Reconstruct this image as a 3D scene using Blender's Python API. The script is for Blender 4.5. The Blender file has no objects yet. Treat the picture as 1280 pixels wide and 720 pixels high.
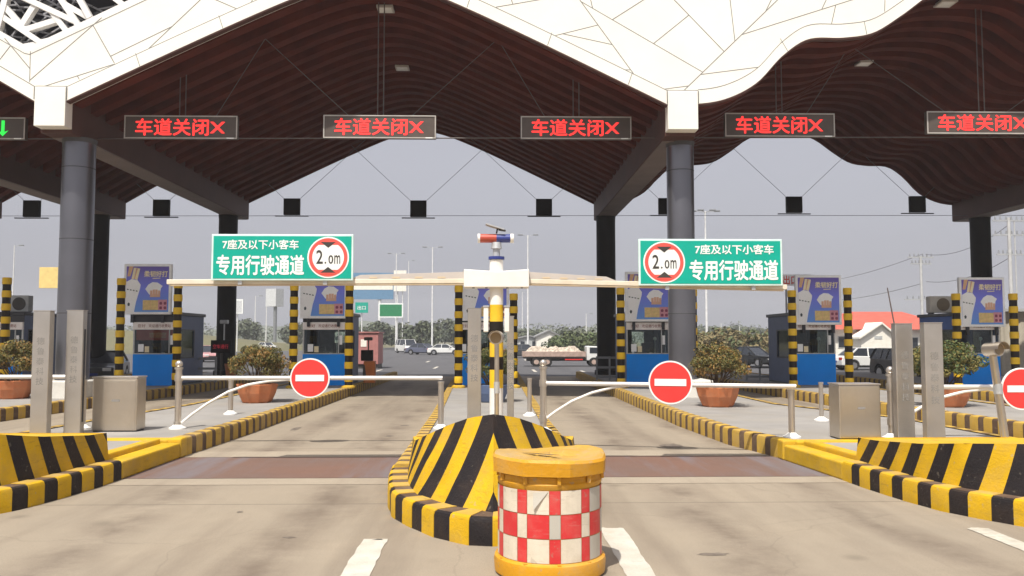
import bpy, bmesh, math, random
from math import sin, cos, pi, radians, sqrt, atan, tan
from mathutils import Vector, Matrix

random.seed(7)
sc = bpy.context.scene
COL = sc.collection

# ------------------------------------------------------------------ camera
F = 1050.0
CAM = Vector((0, 0, 2.0))
PITCH = atan(64 / F)
YAW = atan(23 / F * cos(PITCH))
FWD = Vector((sin(YAW) * cos(PITCH), cos(YAW) * cos(PITCH), sin(PITCH)))
RGT = Vector((cos(YAW), -sin(YAW), 0))
UP = RGT.cross(FWD)
cd = bpy.data.cameras.new('camera'); cam = bpy.data.objects.new('camera', cd); COL.objects.link(cam)
cam.location = CAM
cam.rotation_euler = (pi / 2 + PITCH, 0, -YAW)
cd.sensor_width = 36; cd.lens = F / 1280 * 36; cd.clip_end = 3000; cd.clip_start = .05
sc.camera = cam


def ray(px, py):
    return FWD * F + RGT * (px - 640) - UP * (py - 360)


def P(px, py, Y):
    d = ray(px, py); return CAM + d * (Y / d.y)


def G(px, py, z=0.0):
    d = ray(px, py); return CAM + d * ((z - CAM.z) / d.z)


# ------------------------------------------------------------------ materials
MATS = {}


def mat(name, col, rough=.6, metal=0.0, var=.12, scale=3.0, bump=0.0, bscale=40, emit=None, estr=1.0, dirt=None, dirt_amt=.5, dscale=1.2, spec=.4, coat=0.0, scuff=0.0, scol=(.05, .04, .035)):
    m = bpy.data.materials.new(name); m.use_nodes = True
    nt = m.node_tree; N = nt.nodes; L = nt.links
    b = N['Principled BSDF']
    b.inputs['Roughness'].default_value = rough; b.inputs['Metallic'].default_value = metal
    b.inputs['Specular IOR Level'].default_value = spec
    if coat: b.inputs['Coat Weight'].default_value = coat
    tc = N.new('ShaderNodeTexCoord')
    n = N.new('ShaderNodeTexNoise'); n.inputs['Scale'].default_value = scale; n.inputs['Detail'].default_value = 6
    L.new(tc.outputs['Object'], n.inputs['Vector'])
    mr = N.new('ShaderNodeMapRange'); mr.inputs[1].default_value = .3; mr.inputs[2].default_value = .7
    mr.inputs[3].default_value = 1 - var; mr.inputs[4].default_value = 1 + var
    L.new(n.outputs['Fac'], mr.inputs[0])
    mx = N.new('ShaderNodeMix'); mx.data_type = 'RGBA'; mx.blend_type = 'MULTIPLY'; mx.inputs[0].default_value = 1
    mx.inputs[6].default_value = (*col, 1); L.new(mr.outputs[0], mx.inputs[7])
    out = mx.outputs[2]
    if dirt:
        n2 = N.new('ShaderNodeTexNoise'); n2.inputs['Scale'].default_value = dscale; n2.inputs['Detail'].default_value = 8; n2.inputs['Roughness'].default_value = .7
        L.new(tc.outputs['Object'], n2.inputs['Vector'])
        r2 = N.new('ShaderNodeMapRange'); r2.inputs[1].default_value = .45; r2.inputs[2].default_value = .75
        r2.inputs[3].default_value = 0; r2.inputs[4].default_value = dirt_amt
        L.new(n2.outputs['Fac'], r2.inputs[0])
        m2 = N.new('ShaderNodeMix'); m2.data_type = 'RGBA'
        L.new(r2.outputs[0], m2.inputs[0]); L.new(out, m2.inputs[6]); m2.inputs[7].default_value = (*dirt, 1)
        out = m2.outputs[2]
    if scuff:
        mp = N.new('ShaderNodeMapping'); mp.inputs['Scale'].default_value = (1.6, 1.6, 11); mp.inputs['Rotation'].default_value = (.12, .08, 0)
        L.new(tc.outputs['Object'], mp.inputs[0])
        n4 = N.new('ShaderNodeTexNoise'); n4.inputs['Scale'].default_value = 2.2; n4.inputs['Detail'].default_value = 9; n4.inputs['Roughness'].default_value = .75
        L.new(mp.outputs[0], n4.inputs['Vector'])
        r4 = N.new('ShaderNodeMapRange'); r4.inputs[1].default_value = .56; r4.inputs[2].default_value = .70; r4.inputs[3].default_value = 0; r4.inputs[4].default_value = scuff
        L.new(n4.outputs['Fac'], r4.inputs[0])
        m4 = N.new('ShaderNodeMix'); m4.data_type = 'RGBA'; L.new(r4.outputs[0], m4.inputs[0]); L.new(out, m4.inputs[6]); m4.inputs[7].default_value = (*scol, 1)
        out = m4.outputs[2]
        n5 = N.new('ShaderNodeTexNoise'); n5.inputs['Scale'].default_value = 14; n5.inputs['Detail'].default_value = 5
        L.new(tc.outputs['Object'], n5.inputs['Vector'])
        r5 = N.new('ShaderNodeMapRange'); r5.inputs[1].default_value = .66; r5.inputs[2].default_value = .70; r5.inputs[3].default_value = 0; r5.inputs[4].default_value = scuff
        L.new(n5.outputs['Fac'], r5.inputs[0])
        m5 = N.new('ShaderNodeMix'); m5.data_type = 'RGBA'; L.new(r5.outputs[0], m5.inputs[0]); L.new(out, m5.inputs[6]); m5.inputs[7].default_value = (.30, .26, .20, 1)
        out = m5.outputs[2]
    L.new(out, b.inputs['Base Color'])
    if bump:
        n3 = N.new('ShaderNodeTexNoise'); n3.inputs['Scale'].default_value = bscale; n3.inputs['Detail'].default_value = 4
        L.new(tc.outputs['Object'], n3.inputs['Vector'])
        bp = N.new('ShaderNodeBump'); bp.inputs['Strength'].default_value = bump; bp.inputs['Distance'].default_value = .02
        L.new(n3.outputs['Fac'], bp.inputs['Height']); L.new(bp.outputs[0], b.inputs['Normal'])
    if emit:
        b.inputs['Emission Color'].default_value = (*emit, 1); b.inputs['Emission Strength'].default_value = estr
    MATS[name] = m
    return m


M = MATS
DUST = (.36, .28, .18)
mat('yellow_paint', (.56, .335, .006), .6, spec=.25, dirt=(.38, .25, .07), dirt_amt=.65, dscale=2.5, bump=.3, scuff=.4)
mat('black_paint', (.016, .013, .014), .55, spec=.2, dirt=(.075, .045, .028), dirt_amt=.4, dscale=2.5, bump=.3, scuff=.2, scol=(.12, .10, .08))
mat('dusty_yellow', (.47, .30, .055), .8, spec=.2, dirt=(.37, .26, .13), dirt_amt=.9, dscale=1.4, bump=.3, scuff=.45)
mat('dusty_black', (.085, .05, .032), .75, dirt=(.25, .17, .10), dirt_amt=.7, dscale=1.4, bump=.3, scuff=.3, scol=(.2, .14, .09))
mat('block_yellow', (.57, .35, .012), .6, spec=.25, dirt=(.42, .29, .10), dirt_amt=.7, dscale=2, bump=.25, scuff=.4)
mat('pole_yellow', (.76, .48, .02), .5, spec=.25, dirt=(.50, .34, .10), dirt_amt=.4)
mat('pole_black', (.016, .012, .010), .55, spec=.2)
mat('barrel_yellow', (.60, .285, .012), .5, spec=.3, dirt=(.44, .27, .10), dirt_amt=.85, dscale=3, bump=.2, scuff=.45, scol=(.20, .12, .05))
mat('barrel_top', (.46, .27, .05), .7, spec=.2, dirt=(.34, .28, .20), dirt_amt=1, dscale=1.7, bump=.35, scuff=.4, scol=(.16, .10, .06))
mat('tape_red', (.58, .032, .034), .4, var=.1, dirt=(.50, .15, .12), dirt_amt=.5, dscale=6, scuff=.35, scol=(.5, .36, .3))
mat('tape_white', (.66, .585, .47), .45, var=.08, dirt=(.46, .39, .28), dirt_amt=.65, dscale=5, scuff=.4, scol=(.30, .22, .13))
mat('tape_silver', (.46, .43, .37), .35, var=.06, dirt=(.42, .36, .28), dirt_amt=.5, dscale=5)
mat('rail_white', (.74, .71, .67), .35, metal=.3, var=.05)
mat('steel', (.62, .57, .51), .30, metal=.85, var=.08, scale=2)
mat('brushed_steel', (.60, .545, .47), .30, metal=.9, var=.15, scale=1.3, dirt=(.48, .41, .32), dirt_amt=.6)
mat('pillar_steel', (.58, .55, .51), .34, metal=.9, var=.1, scale=2, dirt=(.44, .40, .34), dirt_amt=.5)
mat('etched', (.27, .255, .24), .6)
mat('white_paint', (.80, .78, .74), .45, var=.05, dirt=(.6, .53, .42), dirt_amt=.35)
mat('cream_arm', (.60, .49, .35), .5, var=.08, dirt=(.55, .40, .20), dirt_amt=.5)
mat('arm_rail', (.70, .63, .52), .5, var=.1, dirt=(.52, .40, .22), dirt_amt=.5)
mat('dusty_arm', (.50, .455, .42), .6, var=.08)
mat('fascia_white', (.84, .815, .745), .55, var=.04, scale=.5, dirt=(.74, .70, .61), dirt_amt=.5, dscale=.35)
mat('joint_grey', (.23, .225, .21), .8, spec=.1)
mat('lattice_white', (.80, .79, .77), .5, var=.03)
mat('lattice_grey', (.30, .30, .32), .6)
mat('void_black', (.03, .03, .035), .9)
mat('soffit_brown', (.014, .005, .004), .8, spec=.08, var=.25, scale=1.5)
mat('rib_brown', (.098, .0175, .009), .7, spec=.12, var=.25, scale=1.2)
mat('beam_brown', (.075, .028, .02), .65, var=.15, scale=1)
mat('beam_grey', (.19, .15, .14), .65, var=.1, scale=1)
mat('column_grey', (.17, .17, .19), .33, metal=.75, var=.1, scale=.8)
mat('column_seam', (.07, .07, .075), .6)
mat('column_shaded', (.010, .010, .012), .6, spec=.12, var=.1)  # rear columns: grey finish with the canopy's shade put into the colour
mat('plinth', (.62, .60, .55), .7, var=.1, bump=.2, dirt=(.42, .38, .30), dirt_amt=.5)
mat('led_case', (.085, .065, .055), .5, var=.1)
mat('led_rim', (.42, .39, .36), .5)
mat('led_red', (.5, .02, .02), .5, emit=(1, .035, .03), estr=1.15)
mat('led_green', (.02, .5, .06), .5, emit=(.03, .8, .08), estr=.8)
mat('led_dark_red', (.3, .01, .02), .5, emit=(.6, .03, .06), estr=.35)
mat('black_box', (.006, .006, .008), .6, spec=.1)
mat('rod', (.11, .085, .08), .5)
mat('wire', (.10, .10, .11), .6)
mat('sign_green', (.0, .36, .27), .4, var=.05)
mat('sign_white', (.82, .84, .82), .4, var=.04)
mat('sign_edge', (.62, .80, .76), .4)
mat('sign_red', (.74, .10, .08), .4, var=.05)
mat('sign_black', (.05, .045, .04), .5)
mat('stop_red', (.72, .045, .04), .4, var=.05)
mat('police_red', (.42, .07, .045), .35)
mat('police_blue', (.035, .05, .22), .35)
mat('booth_blue', (.0, .26, .85), .5, spec=.15, var=.08, scale=1.2)
mat('booth_side', (.10, .14, .25), .5, var=.1)
mat('booth_side_blue', (.03, .11, .40), .5, var=.1)
mat('booth_black', (.02, .022, .03), .4)
mat('booth_strip', (.84, .79, .76), .5)
mat('booth_letters', (.30, .13, .10), .6)
mat('booth_in', (.10, .12, .115), .8, var=.3, scale=4)
mat('booth_frame', (.45, .46, .46), .4, metal=.4)
mat('red_banner', (.62, .12, .10), .6)
mat('monitor', (.02, .02, .025), .3)
mat('ad_frame', (.86, .87, .87), .4)
mat('ad_white', (.86, .87, .87), .5, var=.04)
mat('ad_cream', (.80, .70, .46), .5, var=.1)
mat('ad_skin', (.66, .40, .28), .5)
mat('ad_gold', (.70, .52, .22), .5, var=.15, scale=9)
mat('ad_pink', (.62, .28, .34), .5, var=.1)
mat('ad_maroon', (.24, .05, .10), .5)
mat('ad_orange', (.66, .40, .22), .5)
mat('ad_dark', (.05, .07, .08), .5)
mat('terracotta', (.50, .16, .06), .6, var=.15, dirt=(.45, .25, .14), dirt_amt=.5, dscale=4)
mat('soil', (.06, .045, .03), .9)
mat('twig', (.10, .065, .04), .9)
mat('leaf_olive', (.15, .125, .03), .65, var=.3, scale=6)
mat('leaf_rust', (.24, .135, .035), .65, var=.3, scale=6)
mat('leaf_dark', (.075, .072, .02), .65, var=.3, scale=6)
mat('leaf_green', (.065, .095, .03), .7, var=.3)
mat('leaf_mid', (.085, .105, .04), .7, var=.3)
mat('leaf_deep', (.04, .06, .025), .7, var=.3)
mat('leaf_hazed', (.095, .11, .065), .8, var=.25)  # distant leaves: haze mixed into these colours, paler and greyer
mat('leaf_hazed_pale', (.115, .125, .085), .8, var=.25)
mat('leaf_hazed_deep', (.07, .085, .055), .8, var=.25)
mat('leaf_dry', (.17, .135, .06), .7, var=.3)
mat('bark', (.12, .09, .07), .9, var=.3)
mat('house_white', (.82, .79, .70), .7, var=.05, dirt=(.6, .54, .42), dirt_amt=.3)
mat('house_grey', (.45, .46, .45), .7)
mat('roof_red', (.48, .10, .07), .7, var=.12, scale=2)
mat('roof_grey', (.25, .25, .25), .7)
mat('window_dark', (.03, .035, .045), .15, spec=.6)
mat('shed_wall', (.50, .45, .36), .6, var=.08)
mat('ac_white', (.66, .62, .54), .5)
mat('ac_grill', (.22, .17, .11), .6)
mat('car_grey', (.05, .055, .06), .3, var=.04, coat=.5)
mat('car_black', (.022, .024, .026), .3, var=.04, coat=.5)
mat('car_white', (.72, .72, .70), .3, var=.03, coat=.5)
mat('car_blue', (.10, .11, .16), .3, var=.04, coat=.5)
mat('car_pink', (.50, .26, .26), .3, var=.04, coat=.5)
mat('tyre', (.02, .02, .02), .85)
mat('rim', (.45, .45, .46), .35, metal=.8)
mat('lamp_glass', (.75, .75, .72), .15)
mat('tail_red', (.4, .02, .02), .2)
mat('bed_beige', (.42, .31, .26), .7, var=.2, scale=3, dirt=(.3, .2, .15), dirt_amt=.5)
mat('cargo', (.45, .38, .31), .9, var=.45, scale=6, bump=.6, bscale=6)
mat('galv', (.52, .53, .54), .45, metal=.5)
mat('pole_white', (.70, .70, .69), .5)
mat('power_grey', (.48, .48, .47), .7)
mat('rail_grey', (.26, .27, .28), .5, metal=.4)
mat('bill_blue', (.12, .24, .38), .5)
mat('bill_yellow', (.78, .58, .22), .5, var=.1)
mat('bill_pale', (.56, .57, .58), .5)
mat('road_sign_green', (.02, .20, .08), .5)
mat('road_sign_teal', (.0, .33, .24), .5)
mat('orange_plastic', (.60, .17, .03), .5)
mat('cabin_pink', (.40, .17, .155), .6)
mat('line_white', (.52, .49, .43), .8, var=.15, scale=8, dirt=(.33, .28, .21), dirt_amt=.9, dscale=4, bump=.3, scuff=.35, scol=(.25, .21, .16))
mat('line_worn', (.46, .43, .37), .8, var=.2, scale=8, dirt=(.40, .35, .27), dirt_amt=1, dscale=9)
mat('paving', (.27, .255, .24), .85, var=.12, scale=1.2, bump=.25, bscale=25, dirt=(.30, .26, .20), dirt_amt=.5, dscale=.7)
mat('pale_foot', (.74, .73, .70), .6)


def glass_mat():
    m = bpy.data.materials.new('booth_glass'); m.use_nodes = True
    nt = m.node_tree; N = nt.nodes; L = nt.links
    b = N['Principled BSDF']; N.remove(b)
    g = N.new('ShaderNodeBsdfGlossy'); g.inputs['Roughness'].default_value = .04; g.inputs['Color'].default_value = (.9, .95, .95, 1)
    t = N.new('ShaderNodeBsdfTransparent'); t.inputs['Color'].default_value = (.76, .82, .80, 1)
    fr = N.new('ShaderNodeFresnel'); fr.inputs['IOR'].default_value = 1.5
    mx = N.new('ShaderNodeMixShader')
    L.new(fr.outputs[0], mx.inputs[0]); L.new(t.outputs[0], mx.inputs[1]); L.new(g.outputs[0], mx.inputs[2])
    L.new(mx.outputs[0], N['Material Output'].inputs['Surface'])
    M['booth_glass'] = m


glass_mat()


def ground_mat(name, base, alt, track, streak=.6, seam=None, rough=.85):
    """concrete or asphalt: blotches, tyre tracks running along the lanes, cracks, slab joints"""
    m = bpy.data.materials.new(name); m.use_nodes = True
    nt = m.node_tree; N = nt.nodes; L = nt.links; b = N['Principled BSDF']
    b.inputs['Roughness'].default_value = rough; b.inputs['Specular IOR Level'].default_value = .25
    tc = N.new('ShaderNodeTexCoord')

    def noise(scale, vec=None, detail=8, rough=.6):
        n = N.new('ShaderNodeTexNoise'); n.inputs['Scale'].default_value = scale; n.inputs['Detail'].default_value = detail; n.inputs['Roughness'].default_value = rough
        L.new(vec if vec else tc.outputs['Object'], n.inputs['Vector']); return n.outputs['Fac']

    def rng(x, a, c, lo, hi):
        r = N.new('ShaderNodeMapRange'); r.inputs[1].default_value = a; r.inputs[2].default_value = c; r.inputs[3].default_value = lo; r.inputs[4].default_value = hi
        L.new(x, r.inputs[0]); return r.outputs[0]

    def mix(fac, a, c, blend='MIX'):
        x = N.new('ShaderNodeMix'); x.data_type = 'RGBA'; x.blend_type = blend
        if isinstance(fac, float): x.inputs[0].default_value = fac
        else: L.new(fac, x.inputs[0])
        for i, s in ((6, a), (7, c)):
            if isinstance(s, tuple): x.inputs[i].default_value = (*s, 1)
            else: L.new(s, x.inputs[i])
        return x.outputs[2]
    c = mix(rng(noise(.55), .35, .65, 0, 1), base, alt)
    c = mix(rng(noise(3.5), .4, .7, 0, .35), c, tuple(x * .78 for x in base))
    c = mix(rng(noise(60, detail=3), .40, .62, .0, .38), c, tuple(x * .62 for x in base))
    c = mix(rng(noise(170, detail=2), .56, .66, .0, .4), c, tuple(min(1, x * 1.35) for x in base))
    mp = N.new('ShaderNodeMapping'); L.new(tc.outputs['Object'], mp.inputs[0]); mp.inputs['Scale'].default_value = (.75, .075, 1); mp.inputs['Rotation'].default_value = (0, 0, .05)
    c = mix(rng(noise(1.0, mp.outputs[0], 7, .62), .50, .68, 0, streak), c, track)
    mp2 = N.new('ShaderNodeMapping'); L.new(tc.outputs['Object'], mp2.inputs[0]); mp2.inputs['Scale'].default_value = (2.6, .22, 1)
    c = mix(rng(noise(1.0, mp2.outputs[0], 5, .6), .52, .80, 0, streak * .4), c, track)
    if seam:
        sp = N.new('ShaderNodeSeparateXYZ'); L.new(tc.outputs['Object'], sp.inputs[0])
        wob = noise(.22, detail=3)
        ad = N.new('ShaderNodeMath'); ad.operation = 'MULTIPLY_ADD'; ad.inputs[1].default_value = 1.6; L.new(wob, ad.inputs[0]); L.new(sp.outputs[0], ad.inputs[2])
        tot = None
        for cx_, wd_ in ((-1.35, .55), (-3.2, .5), (3.1, .55), (5.0, .4), (-9.0, .6), (9.3, .6)):
            sb = N.new('ShaderNodeMath'); sb.operation = 'SUBTRACT'; sb.inputs[1].default_value = cx_; L.new(ad.outputs[0], sb.inputs[0])
            ab = N.new('ShaderNodeMath'); ab.operation = 'ABSOLUTE'; L.new(sb.outputs[0], ab.inputs[0])
            o_ = rng(ab.outputs[0], 0, wd_, 1, 0)
            if tot is None: tot = o_
            else:
                a_ = N.new('ShaderNodeMath'); a_.operation = 'MAXIMUM'; L.new(tot, a_.inputs[0]); L.new(o_, a_.inputs[1]); tot = a_.outputs[0]
        blot = rng(noise(.9, detail=9, rough=.7), .36, .62, 0, .85)
        ml = N.new('ShaderNodeMath'); ml.operation = 'MULTIPLY'; L.new(tot, ml.inputs[0]); L.new(blot, ml.inputs[1])
        c = mix(ml.outputs[0], c, track)
        vc = N.new('ShaderNodeTexVoronoi'); vc.feature = 'DISTANCE_TO_EDGE'; vc.inputs['Scale'].default_value = .28
        nv_ = N.new('ShaderNodeTexNoise'); nv_.inputs['Scale'].default_value = 1.5; nv_.inputs['Detail'].default_value = 6; L.new(tc.outputs['Object'], nv_.inputs['Vector'])
        mv = N.new('ShaderNodeMix'); mv.data_type = 'RGBA'; mv.blend_type = 'ADD'; mv.inputs[0].default_value = .6; L.new(tc.outputs['Object'], mv.inputs[6]); L.new(nv_.outputs['Color'], mv.inputs[7])
        L.new(mv.outputs[2], vc.inputs['Vector'])
        c = mix(rng(vc.outputs['Distance'], .0, .005, .22, 0), c, tuple(x * .38 for x in base))
    # oil spots
    vo = N.new('ShaderNodeTexVoronoi'); vo.inputs['Scale'].default_value = .8; L.new(tc.outputs['Object'], vo.inputs['Vector'])
    c = mix(rng(vo.outputs['Distance'], .03, .12, .45, 0), c, tuple(x * .45 for x in base))
    if seam:
        sx = N.new('ShaderNodeSeparateXYZ'); L.new(tc.outputs['Object'], sx.inputs[0])
        md = N.new('ShaderNodeMath'); md.operation = 'PINGPONG'; md.inputs[1].default_value = seam; L.new(sx.outputs[1], md.inputs[0])
        c = mix(rng(md.outputs[0], .012, .03, .55, 0), c, tuple(x * .4 for x in base))
    L.new(c, b.inputs['Base Color'])
    bp = N.new('ShaderNodeBump'); bp.inputs['Strength'].default_value = .25; bp.inputs['Distance'].default_value = .01
    L.new(noise(45, detail=5), bp.inputs['Height']); L.new(bp.outputs[0], b.inputs['Normal'])
    M[name] = m


ground_mat('lane_concrete', (.315, .263, .200), (.275, .232, .18), (.135, .104, .080), .5, 2.6)
ground_mat('asphalt', (.108, .106, .112), (.094, .094, .10), (.062, .062, .067), .5, None)
ground_mat('red_band', (.175, .10, .075), (.145, .105, .09), (.165, .165, .19), .95, None)
ground_mat('pale_concrete', (.345, .292, .225), (.315, .265, .205), (.22, .18, .14), .7, None)
mat('blot_brown', (.13, .105, .085), .7, var=.3, scale=8, dirt=(.24, .20, .155), dirt_amt=.9, dscale=9)
ground_mat('meadow', (.13, .125, .065), (.16, .14, .08), (.10, .10, .05), .6, None)


def ad_mat():
    m = bpy.data.materials.new('poster_print'); m.use_nodes = True
    nt = m.node_tree; N = nt.nodes; L = nt.links; b = N['Principled BSDF']; b.inputs['Roughness'].default_value = .4
    tc = N.new('ShaderNodeTexCoord'); sx = N.new('ShaderNodeSeparateXYZ'); L.new(tc.outputs['Object'], sx.inputs[0])
    r = N.new('ShaderNodeValToRGB'); mr = N.new('ShaderNodeMapRange'); mr.inputs[1].default_value = 0; mr.inputs[2].default_value = 1.8
    L.new(sx.outputs[2], mr.inputs[0]); L.new(mr.outputs[0], r.inputs[0])
    e = r.color_ramp.elements; e[0].position = 0; e[0].color = (.11, .32, .74, 1); e[1].position = 1; e[1].color = (.13, .08, .36, 1)
    k = e.new(.55); k.color = (.17, .20, .78, 1)
    L.new(r.outputs[0], b.inputs['Base Color'])
    M['poster_print'] = m


ad_mat()


# ------------------------------------------------------------------ mesh builder
class MB:
    def __init__(s): s.v = []; s.f = []; s.m = []

    def add(s, vs, fs, mi=0):
        o = len(s.v); s.v += [tuple(x) for x in vs]
        for f in fs: s.f.append([i + o for i in f]); s.m.append(mi)
        return s

    def box(s, x0, x1, y0, y1, z0, z1, mi=0):
        vs = [(x, y, z) for z in (z0, z1) for y in (y0, y1) for x in (x0, x1)]
        return s.add(vs, [(0, 2, 3, 1), (4, 5, 7, 6), (0, 1, 5, 4), (2, 6, 7, 3), (0, 4, 6, 2), (1, 3, 7, 5)], mi)

    def bar(s, a, b, w, h, mi=0, upv=(0, 0, 1)):
        a = Vector(a); b = Vector(b); d = (b - a).normalized(); u = Vector(upv)
        if abs(d.dot(u)) > .98: u = Vector((0, 1, 0))
        sd = d.cross(u).normalized(); u = sd.cross(d)
        vs = []
        for p in (a, b):
            for i, j in ((-1, -1), (1, -1), (1, 1), (-1, 1)): vs.append(p + sd * (i * w / 2) + u * (j * h / 2))
        return s.add(vs, [(0, 3, 2, 1), (4, 5, 6, 7), (0, 1, 5, 4), (1, 2, 6, 5), (2, 3, 7, 6), (3, 0, 4, 7)], mi)

    def cyl(s, a, b, r0, r1=None, n=16, mi=0, caps=True):
        r1 = r0 if r1 is None else r1
        a = Vector(a); b = Vector(b); d = (b - a).normalized()
        u = Vector((0, 0, 1)) if abs(d.z) < .9 else Vector((1, 0, 0))
        sd = d.cross(u).normalized(); u = sd.cross(d)
        vs = []
        for p, r in ((a, r0), (b, r1)):
            for i in range(n):
                t = 2 * pi * i / n; vs.append(p + sd * (cos(t) * r) + u * (sin(t) * r))
        fs = [(i, (i + 1) % n, n + (i + 1) % n, n + i) for i in range(n)]
        if caps: fs += [tuple(range(n))[::-1], tuple(range(n, 2 * n))]
        return s.add(vs, fs, mi)

    def tube(s, pts, r, n=10, mi=0):
        pts = [Vector(p) for p in pts]; vs = []
        ref = None
        for i, p in enumerate(pts):
            d = (pts[min(i + 1, len(pts) - 1)] - pts[max(i - 1, 0)]).normalized()
            if ref is None: ref = Vector((0, 0, 1)) if abs(d.z) < .9 else Vector((1, 0, 0))
            sd = d.cross(ref)
            if sd.length < 1e-4: sd = d.cross(Vector((0, 1, 0)))
            sd.normalize(); u = sd.cross(d)
            for k in range(n):
                t = 2 * pi * k / n; vs.append(p + sd * (cos(t) * r) + u * (sin(t) * r))
        fs = []
        for i in range(len(pts) - 1):
            for k in range(n): fs.append((i * n + k, i * n + (k + 1) % n, (i + 1) * n + (k + 1) % n, (i + 1) * n + k))
        fs += [tuple(range(n))[::-1], tuple(range(len(vs) - n, len(vs)))]
        return s.add(vs, fs, mi)

    def lathe(s, prof, c=(0, 0), n=32, mi=0, mif=None):
        vs = []
        for r, z in prof:
            for k in range(n):
                t = 2 * pi * k / n; vs.append((c[0] + r * cos(t), c[1] + r * sin(t), z))
        o = len(s.v); s.v += vs
        for i in range(len(prof) - 1):
            for k in range(n):
                s.f.append([o + i * n + k, o + i * n + (k + 1) % n, o + (i + 1) * n + (k + 1) % n, o + (i + 1) * n + k]); s.m.append(mif(i) if mif else mi)
        if prof[0][0] > 1e-4: s.f.append([o + k for k in range(n)][::-1]); s.m.append(mif(0) if mif else mi)
        if prof[-1][0] > 1e-4: s.f.append([o + (len(prof) - 1) * n + k for k in range(n)]); s.m.append(mif(len(prof) - 2) if mif else mi)
        return s

    def prism(s, poly, y0, y1, mi=0):  # poly in (x,z), extruded along y
        n = len(poly); vs = [(x, y0, z) for x, z in poly] + [(x, y1, z) for x, z in poly]
        return s.add(vs, [tuple(range(n)), tuple(range(n, 2 * n))[::-1]] + [(i, n + i, n + (i + 1) % n, (i + 1) % n) for i in range(n)], mi)

    def prismx(s, poly, x0, x1, mi=0):  # poly in (y,z), extruded along x
        n = len(poly); vs = [(x0, y, z) for y, z in poly] + [(x1, y, z) for y, z in poly]
        return s.add(vs, [tuple(range(n)), tuple(range(n, 2 * n))[::-1]] + [(i, n + i, n + (i + 1) % n, (i + 1) % n) for i in range(n)], mi)

    def prismz(s, poly, z0, z1, mi=0):
        n = len(poly); vs = [(x, y, z0) for x, y in poly] + [(x, y, z1) for x, y in poly]
        return s.add(vs, [tuple(range(n))[::-1], tuple(range(n, 2 * n))] + [(i, (i + 1) % n, n + (i + 1) % n, n + i) for i in range(n)], mi)

    def sphere(s, c, r, n=14, mi=0, sz=1.0):
        prof = [(max(r * sin(pi * i / 8), 1e-5), c[2] - r * sz * cos(pi * i / 8)) for i in range(9)]
        return s.lathe(prof, (c[0], c[1]), n, mi)

    def build(s, name, mats, parent=None, smooth=0, bevel=0, fix=True, loc=None):
        me = bpy.data.meshes.new(name); me.from_pydata(s.v, [], s.f)
        if isinstance(mats, str): mats = [mats]
        for k in mats: me.materials.append(M[k])
        me.polygons.foreach_set('material_index', s.m)
        if fix:
            bm = bmesh.new(); bm.from_mesh(me)
            bmesh.ops.remove_doubles(bm, verts=bm.verts, dist=1e-5)
            bmesh.ops.recalc_face_normals(bm, faces=bm.faces); bm.to_mesh(me); bm.free()
        if smooth:
            me.polygons.foreach_set('use_smooth', [True] * len(me.polygons)); me.set_sharp_from_angle(angle=radians(smooth))
        me.update()
        o = bpy.data.objects.new(name, me); COL.objects.link(o)
        if loc: o.location = loc
        if parent: o.parent = parent
        if bevel:
            bv = o.modifiers.new('bevel', 'BEVEL'); bv.width = bevel; bv.segments = 2; bv.limit_method = 'ANGLE'; bv.angle_limit = radians(40)
        return o


def tag(o, label, cat, group=None, kind=None):
    o['label'] = label; o['category'] = cat
    if group: o['group'] = group
    if kind: o['kind'] = kind
    return o


def thing(name, label, cat, loc=(0, 0, 0), rotz=0, group=None):
    o = bpy.data.objects.new(name, None); COL.objects.link(o)
    o.empty_display_size = .2
    o.location = loc; o.rotation_euler = (0, 0, rotz)
    return tag(o, label, cat, group)


def dup(root, loc, rotz=0, label=None, scale=None):
    def rec(o, par):
        c = o.copy(); COL.objects.link(c)
        if par is not None: c.parent = par
        for ch in list(o.children): rec(ch, c)
        return c
    r = rec(root, None); r.location = loc; r.rotation_euler = (0, 0, rotz)
    if label: r['label'] = label
    if scale: r.scale = (scale, scale, scale) if not isinstance(scale, tuple) else scale
    return r


def struct(o):
    o['kind'] = 'structure'; return o


# lettering: real glyph outlines turned into mesh
def glyphs(txt, bold=0.0):
    cu = bpy.data.curves.new('lettering_source', 'FONT'); cu.body = txt; cu.size = 1; cu.offset = bold; cu.extrude = .0
    cu.resolution_u = 3
    o = bpy.data.objects.new('lettering_source', cu); COL.objects.link(o)
    dg = bpy.context.evaluated_depsgraph_get(); dg.update()
    me = bpy.data.meshes.new_from_object(o.evaluated_get(dg))
    vs = [tuple(v.co) for v in me.vertices]; fs = [tuple(p.vertices) for p in me.polygons]
    bpy.data.objects.remove(o); bpy.data.curves.remove(cu); bpy.data.meshes.remove(me)
    return vs, fs


def letter(mb, txt, x0, x1, z0, z1, y, mi=0, bold=0.0, keep=False):
    """fit text into the box x0..x1, z0..z1 on the plane y (facing -y)"""
    vs, fs = glyphs(txt, 0)
    if not vs: return
    ax = min(v[0] for v in vs); bx = max(v[0] for v in vs); az = min(v[1] for v in vs); bz = max(v[1] for v in vs)
    sx = (x1 - x0) / (bx - ax); sz = (z1 - z0) / (bz - az)
    offs = [(0, 0)] if not bold else [(0, 0), (-1, .3), (1, -.3), (-.3, -1), (.3, 1)]
    for i, (ox, oz) in enumerate(offs):
        mb.add([(x0 + (v[0] - ax + ox * bold) * sx, y - i * .0004, z0 + (v[1] - az + oz * bold) * sz) for v in vs], fs, mi)


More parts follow.
